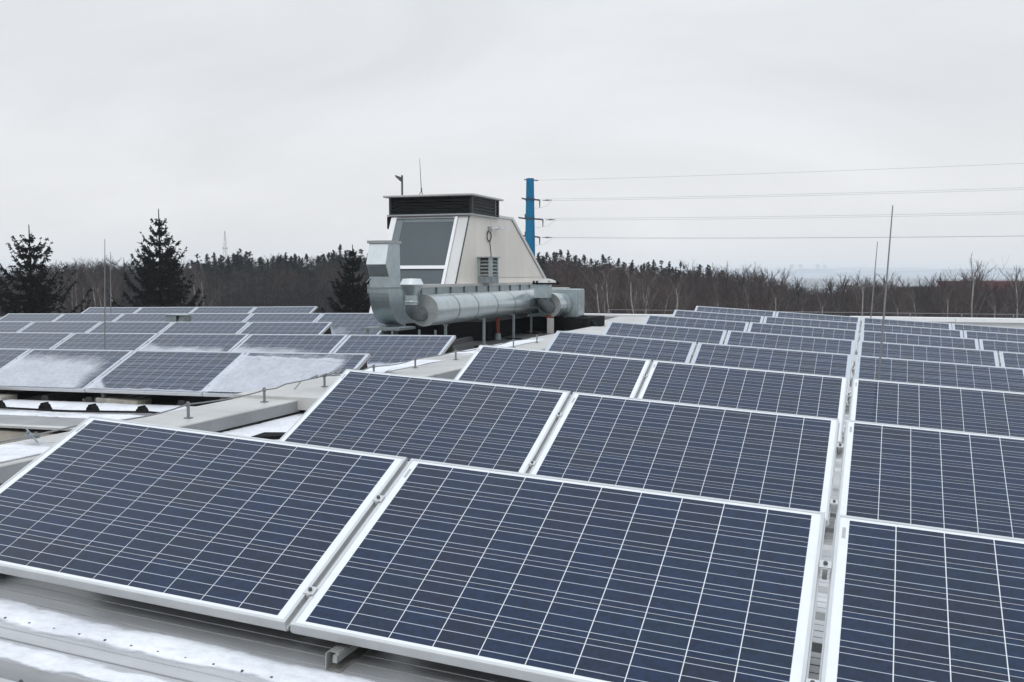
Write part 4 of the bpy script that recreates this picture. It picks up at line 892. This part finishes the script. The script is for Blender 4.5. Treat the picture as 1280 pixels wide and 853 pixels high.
# ------------------------------------------------------------------ trees
def quadtri(b, p, d, wdt, ln, rnd):
    s = d.cross(Vector((rnd.uniform(-1, 1), rnd.uniform(-1, 1), rnd.uniform(-1, 1))))
    if s.length < 1e-4: s = d.orthogonal()
    s.normalize(); s *= wdt / 2
    b.add([p - s, p + s, p + d * ln], [(0, 1, 2)])
def spruce_meshes(seed, H_, rad, gap=0.0, sparse_top=0.0):
    rnd = random.Random(seed); t = MB(); c = MB()
    t.tube([(0, 0, 0), (.03 * H_ * .1, 0, H_ * .5), (0, 0, H_ * 1.02)], [H_ * .016, H_ * .010, H_ * .0018], 7)
    z = H_ * .10
    while z < H_ * .985:
        f = z / H_; prof = (1 - f) ** 0.8; ln0 = rad * prof + .07
        nb_ = (12 if f < .85 else 9) if f < .93 else 6
        a0_ = rnd.uniform(0, 6.28)
        for k in range(nb_):
            a = a0_ + k * 6.283 / nb_ + rnd.uniform(-.35, .35); ln = ln0 * rnd.uniform(.5, 1.25)
            if rnd.random() < gap: continue
            droop = .28 * (1 - f) + .05; up = .35 * f + .12
            P = []
            for i in range(6):
                s = i / 5; r_ = ln * s; P.append(Vector((math.cos(a) * r_, math.sin(a) * r_, z + ln * (up * s ** 3 * 1.6 - droop * s * (1 - s) * 2.4 - .1 * s) )))
            t.tube(P, [.035 * prof + .012] + [.025 * prof + .01] * 4 + [.006], 4)
            if sparse_top and f > 1 - sparse_top and rnd.random() < .55: dens = .45
            else: dens = 1
            nt_ = int((12 + 84 * ln / rad) * dens) if f > .3 else 6
            for j in range(nt_):
                s = rnd.uniform(.06, 1.0); i = min(4, int(s * 5)); p = P[i].lerp(P[i + 1], s * 5 - i)
                d0 = (P[i + 1] - P[i]).normalized(); side = Vector((-math.sin(a), math.cos(a), 0)) * rnd.choice((-1, 1))
                d = (d0 * rnd.uniform(.3, 1) + side * rnd.uniform(.25, .9) + Vector((0, 0, rnd.uniform(-1.0, .1)))).normalized()
                L_ = (.16 + .30 * (1 - s) + .1 * prof) * rnd.uniform(.6, 1.3) * min(1, .32 + .38 * ln)
                quadtri(c, p, d, .12, L_ * 1.2, rnd)
                for q in range(4):
                    pp = p + d * L_ * rnd.uniform(.1, .9); dd = (d + Vector((rnd.uniform(-1, 1), rnd.uniform(-1, 1), rnd.uniform(-1.1, .5)))).normalized()
                    quadtri(c, pp, dd, .075, rnd.uniform(.08, .22) * min(1, .45 + .3 * ln), rnd)
        z += H_ * (.034 if f < .8 else .040) * rnd.uniform(.7, 1.3)
    return t.mesh('trunk', M['spruce']), c.mesh('crown', M['spruce'])
def place_tree(name, tm, cm, loc, rot, sc_, label, group=None, cat='tree'):
    mtx = Matrix.Translation(loc) @ Matrix.Rotation(rot, 4, 'Z') @ Matrix.Diagonal((sc_[0], sc_[0], sc_[1], 1))
    r_ = empty(name, mtx, label, cat, group); obj('trunk', tm, r_); obj('crown', cm, r_); return r_
for i, (px, py, dep, hw, lab, gp, sp) in enumerate(((200, 267, 62, 50, 'tall full dark spruce in front of the left forest', .02, 0), (38, 287, 52, 74, 'sparse topped dark spruce at the left edge of the frame', .12, .45), (441, 311, 56, 42, 'dark spruce just left of the ducts', .05, .0))):
    zt_ = atD(px, py, dep).z; p = atD(px, 343, dep)
    tm, cm = spruce_meshes(30 + i, zt_, hw * dep / F * 1.75, gp, sp)
    place_tree('spruce_tree', tm, cm, (p.x, p.y, 0), 0.7 * i, (1, 1), lab)

def bare_tree(seed, H_, spread, levels=4, tr=.010, twig=.009, nbr=(12, 7, 5, 4), low=.3):
    rnd = random.Random(seed); t = MB(); c = MB()
    def grow(b, p, d, ln, r_, lev):
        n = 7 if lev == 0 else 3; P = [p]; q = p.copy(); dd = d.copy()
        for i in range(n):
            dd = (dd + Vector((rnd.uniform(-.13, .13), rnd.uniform(-.13, .13), rnd.uniform(.0, .12)))).normalized(); q = q + dd * ln / n; P.append(q.copy())
        b.tube(P, [r_ * (1 - .62 * j / n) for j in range(n + 1)], 5 if lev == 0 else 3, cap=False)
        if lev >= levels: return
        for k in range(nbr[min(lev, len(nbr) - 1)]):
            s = rnd.uniform(low if lev == 0 else .2, 1.0); i = min(n - 1, int(s * n)); bp_ = P[i].lerp(P[i + 1], s * n - i)
            a = rnd.uniform(0, 6.283); tilt = rnd.uniform(.25, .65) if lev == 0 else rnd.uniform(.2, .8)
            ax_ = dd.orthogonal().normalized(); ax_.rotate(Matrix.Rotation(a, 3, dd)); nd = (dd * math.cos(tilt) + ax_ * math.sin(tilt) * spread).normalized()
            grow(c, bp_, nd, ln * rnd.uniform(.36, .6) * (1.25 - 1.0 * s if lev == 0 else 1), max(twig, r_ * .42), lev + 1)
    grow(t, Vector((0, 0, 0)), Vector((0, 0, 1)), H_ * .92, H_ * tr, 0)
    zz = sorted(v[2] for v in c.v); k = H_ / zz[int(len(zz) * .995)]
    for q in (t, c): q.v = [(x, y, z * k) for x, y, z in q.v]
    return t, c
def pine_mesh(seed, H_):
    rnd = random.Random(seed); t = MB(); c = MB()
    t.tube([(0, 0, 0), (rnd.uniform(-.2, .2), rnd.uniform(-.2, .2), H_ * .6), (0, 0, H_ * .97)], [.16, .12, .03], 6, cap=False)
    pointed = seed % 2
    for k in range(120):
        f = 1 - rnd.random() * .66; rr = ((3.0 * (1 - f) ** .9 + .04) if pointed else (2.7 * (1 - f) ** .62 + .06)) * rnd.uniform(.15, 1.2); a = rnd.uniform(0, 6.283)
        ce = Vector((math.cos(a) * rr, math.sin(a) * rr, H_ * f + rnd.uniform(-.35, .12)))
        t.tube([Vector((0, 0, ce.z - .35 * rr)), ce], [.04, .015], 3, cap=False)
        cr = rnd.uniform(.22, .58) * (.20 + 1.05 * (1 - f) / .66)
        for j in range(32):
            d = Vector((rnd.gauss(0, 1), rnd.gauss(0, 1), rnd.gauss(0, .6))).normalized(); p = ce + d * cr * rnd.uniform(.1, .9)
            quadtri(c, p, (d + Vector((0, 0, .55))).normalized(), .10, rnd.uniform(.18, .42) * min(1, .4 + 1.6 * (1 - f)), rnd)
    return t.mesh('trunk', M['bark']), c.mesh('crown', M['pine'])
PINES = [pine_mesh(s, 12.0) for s in (1, 2, 3, 4, 5)]
BARE = []
for s in range(5):
    t_, c_ = bare_tree(50 + s, 10.0, 0.85, 4, .011, .004, (10, 5, 4, 3)); BARE.append((t_.mesh('trunk', M['grey_bark']), c_.mesh('crown', M['bare'] if s % 2 else M['bare_red'])))
BIRCH = []
for s in range(4):
    t_, c_ = bare_tree(80 + s, 10.0, .8, 3, .0105, .006, (9, 5, 4, 3), .5); BIRCH.append((t_.mesh('trunk', M['birch']), c_.mesh('crown', M['birch_twig'])))

topx = [(-60, 330), (0, 332), (60, 326), (100, 324), (130, 320), (160, 322), (230, 324), (260, 320), (300, 313), (330, 319), (350, 313), (380, 318), (410, 313), (430, 309), (455, 316), (670, 317), (700, 313), (720, 317), (740, 321), (760, 319), (780, 325), (820, 328), (860, 331), (900, 333), (950, 336), (970, 342), (1000, 352), (1030, 354), (1070, 347), (1100, 346), (1140, 351), (1170, 349), (1215, 340), (1245, 353), (1275, 345), (1340, 350)]
def top_at(px):
    for (a, ya), (c, yc) in zip(topx, topx[1:]):
        if a <= px <= c: return ya + (yc - ya) * (px - a) / (c - a)
    return topx[0][1] if px < 0 else topx[-1][1]
rnd = random.Random(11)
PLACES = [(20, 'at the left edge of the frame'), (62, 'behind the sparse topped left spruce'), (105, 'left of the two slim lightning rods'), (155, 'between the slim lightning rods and the tall spruce'), (238, 'behind the tall left spruce'),
    (270, 'left of the radio mast'), (297, 'below the radio mast'), (340, 'just right of the radio mast'), (385, 'midway between the radio mast and the ducts'), (470, 'behind the spruce by the ducts'),
    (705, 'just right of the blue power pole'), (745, 'above the fan housing'), (790, 'right of the fan housing'), (840, 'above the left end of the farthest panel row'), (900, 'above the farthest panel row'),
    (960, 'left of the cooling towers'), (1010, 'below the left pair of cooling towers'), (1050, 'below the right pair of cooling towers'), (1090, 'left of the leaning lightning rods'), (1130, 'right of the leaning lightning rods'),
    (1175, 'before the pale house'), (1215, 'before the left end of the red shed'), (1255, 'before the middle of the red shed'), (9999, 'before the right end of the red shed')]
def side_phrase(px): return next(n for x, n in PLACES if px < x)
def plant(kind, meshes, px, dep, topy, base_h, lab, grp):
    p = atD(px, 343, dep); zt_ = atD(px, topy, dep).z
    tm, cm = meshes[rnd.randrange(len(meshes))]; s = zt_ / base_h
    place_tree(kind, tm, cm, (p.x, p.y, 0), rnd.uniform(0, 6.28), (s * rnd.uniform(.85, 1.15), s), lab, grp)
# skyline pines
px = 236
while px < 905:
    if not (468 < px < 655):
        for kk in range(2):
            plant('pine_tree', PINES, px + rnd.uniform(-4, 4), rnd.uniform(140, 165), top_at(px) + rnd.uniform(-3, 7) + kk * 5, 12.0, 'dark pine on the skyline ' + side_phrase(px), 'skyline pines ' + side_phrase(px))
    px += rnd.uniform(6, 10)
# bare trees
px = -30
while px < 1330:
    if not (462 < px < 672):
        bare_zone = px < 240 or px > 860
        if bare_zone or rnd.random() < .45:
            plant('bare_tree', BARE, px, rnd.uniform(112, 140), top_at(px) + (rnd.uniform(-8, 10) if px > 860 else rnd.uniform(-2, 8)) + (0 if bare_zone else 14), 10.0, 'leafless brown tree ' + side_phrase(px), 'leafless trees ' + side_phrase(px))
    px += rnd.uniform(5, 8.5)
# birches with pale trunks
for px in list(range(64, 150, 11)) + list(range(232, 268, 13)) + [746, 757, 762, 781, 789, 796, 806, 812, 829, 847, 853, 905, 935, 975, 1003, 1034, 1080, 1126, 1156, 1183, 1242]:
    plant('birch_tree', BIRCH, px + rnd.uniform(-2, 2), rnd.uniform(80, 90), top_at(px) + rnd.uniform(8, 22), 10.0, 'pale birch ' + side_phrase(px), 'birches ' + side_phrase(px))
plant('birch_tree', BIRCH, 1220, 86, 317, 10.0, 'tallest pale birch in front of the red shed', None)
plant('birch_tree', BIRCH, 1272, 88, 331, 10.0, 'tall pale birch at the right edge before the red shed', None)
plant('birch_tree', BIRCH, 1083, 84, 338, 10.0, 'white trunked birch left of the leaning lightning rod', None)

# deep forest mass behind the single trees
def forest_mass(name, d0, d1, n, lower, m, label, pxr, twigs=10):
    V = []; Fc = []; r2 = random.Random(d0)
    for i in range(n):
        px = r2.uniform(*pxr); dep = r2.uniform(d0, d1); p = atD(px, 343, dep); ty = top_at(px) + lower + r2.uniform(0, 16); zt_ = max(1.5, atD(px, ty, dep).z) 
        b0 = Vector((p.x, p.y, 0)); lean = Vector((r2.uniform(-.05, .05) * zt_, r2.uniform(-.05, .05) * zt_, 0)); tp = b0 + lean + Vector((0, 0, zt_))
        r_ = r2.uniform(.05, .14); o = len(V)
        for k in range(3):
            a = k * 2.094; V.append((b0.x + math.cos(a) * r_, b0.y + math.sin(a) * r_, 0))
        V.append(tuple(tp)); Fc += [(o, o + 1, o + 3), (o + 1, o + 2, o + 3), (o + 2, o, o + 3)]
        for j in range(twigs):
            s = r2.uniform(.15, .98); q = b0.lerp(tp, s); L_ = (1 - s * .6) * zt_ * .22 * r2.uniform(.4, 1.2); a = r2.uniform(0, 6.28)
            e_ = q + Vector((math.cos(a) * L_ * .6, math.sin(a) * L_ * .6, L_ * r2.uniform(.2, .9))); o = len(V)
            V += [(q.x, q.y, q.z), (q.x, q.y, q.z + .12), tuple(e_)]; Fc.append((o, o + 1, o + 2))
            for w_ in range(3):
                q2 = q.lerp(e_, r2.uniform(.3, 1)); e2 = q2 + Vector((r2.uniform(-.5, .5), r2.uniform(-.5, .5), r2.uniform(.1, .9))) * L_ * .6; o = len(V)
                V += [tuple(q2), (q2.x + .05, q2.y, q2.z + .05), tuple(e2)]; Fc.append((o, o + 1, o + 2))
    me = bpy.data.meshes.new(name); me.from_pydata(V, [], Fc); me.materials.append(m); me.update()
    tag(obj(name, me), label, 'forest', None, 'stuff')
forest_mass('forest', 150, 185, 6400, 5, M['bare'], 'dense leafless wood filling the background left of the tower', (-60, 660))
forest_mass('forest', 145, 185, 6400, 6, M['bare_red'], 'dense reddish brown leafless wood behind the right-hand array', (655, 1340))
forest_mass('thicket', 120, 145, 1500, 9, M['stem'], 'thin reddish grey saplings standing before the right-hand wood', (655, 1340), 9)
forest_mass('thicket', 120, 145, 820, 14, M['grey_bark'], 'thin grey saplings standing before the left-hand wood', (-60, 660), 9)
forest_mass('undergrowth', 92, 125, 1500, 34, M['bare_red'], 'low brown undergrowth at the foot of the forest on the right', (655, 1340), 8)
forest_mass('undergrowth', 100, 130, 900, 34, M['bare'], 'low grey brown undergrowth at the foot of the forest on the left', (-60, 475), 8)

# ------------------------------------------------------------------ haze
b = MB(); b.box(-7000, 7000, -7000, 7000, -1.5, 52)
hz = b.build('haze', None) if False else obj('haze', b.mesh('haze', M['ground'])); hz.data.materials.clear()
hm = bpy.data.materials.new('haze'); hm.use_nodes = True; t = hm.node_tree; t.nodes.clear()
o_ = t.nodes.new('ShaderNodeOutputMaterial'); pv = t.nodes.new('ShaderNodeVolumePrincipled'); t.links.new(pv.outputs[0], o_.inputs['Volume'])
pv.inputs['Color'].default_value = (0.95, 0.975, 1.0, 1); pv.inputs['Density'].default_value = 0.00034; pv.inputs['Anisotropy'].default_value = 0.0
hz.data.materials.append(hm); tag(hz, 'thin pale haze over the far country', 'haze', None, 'stuff')
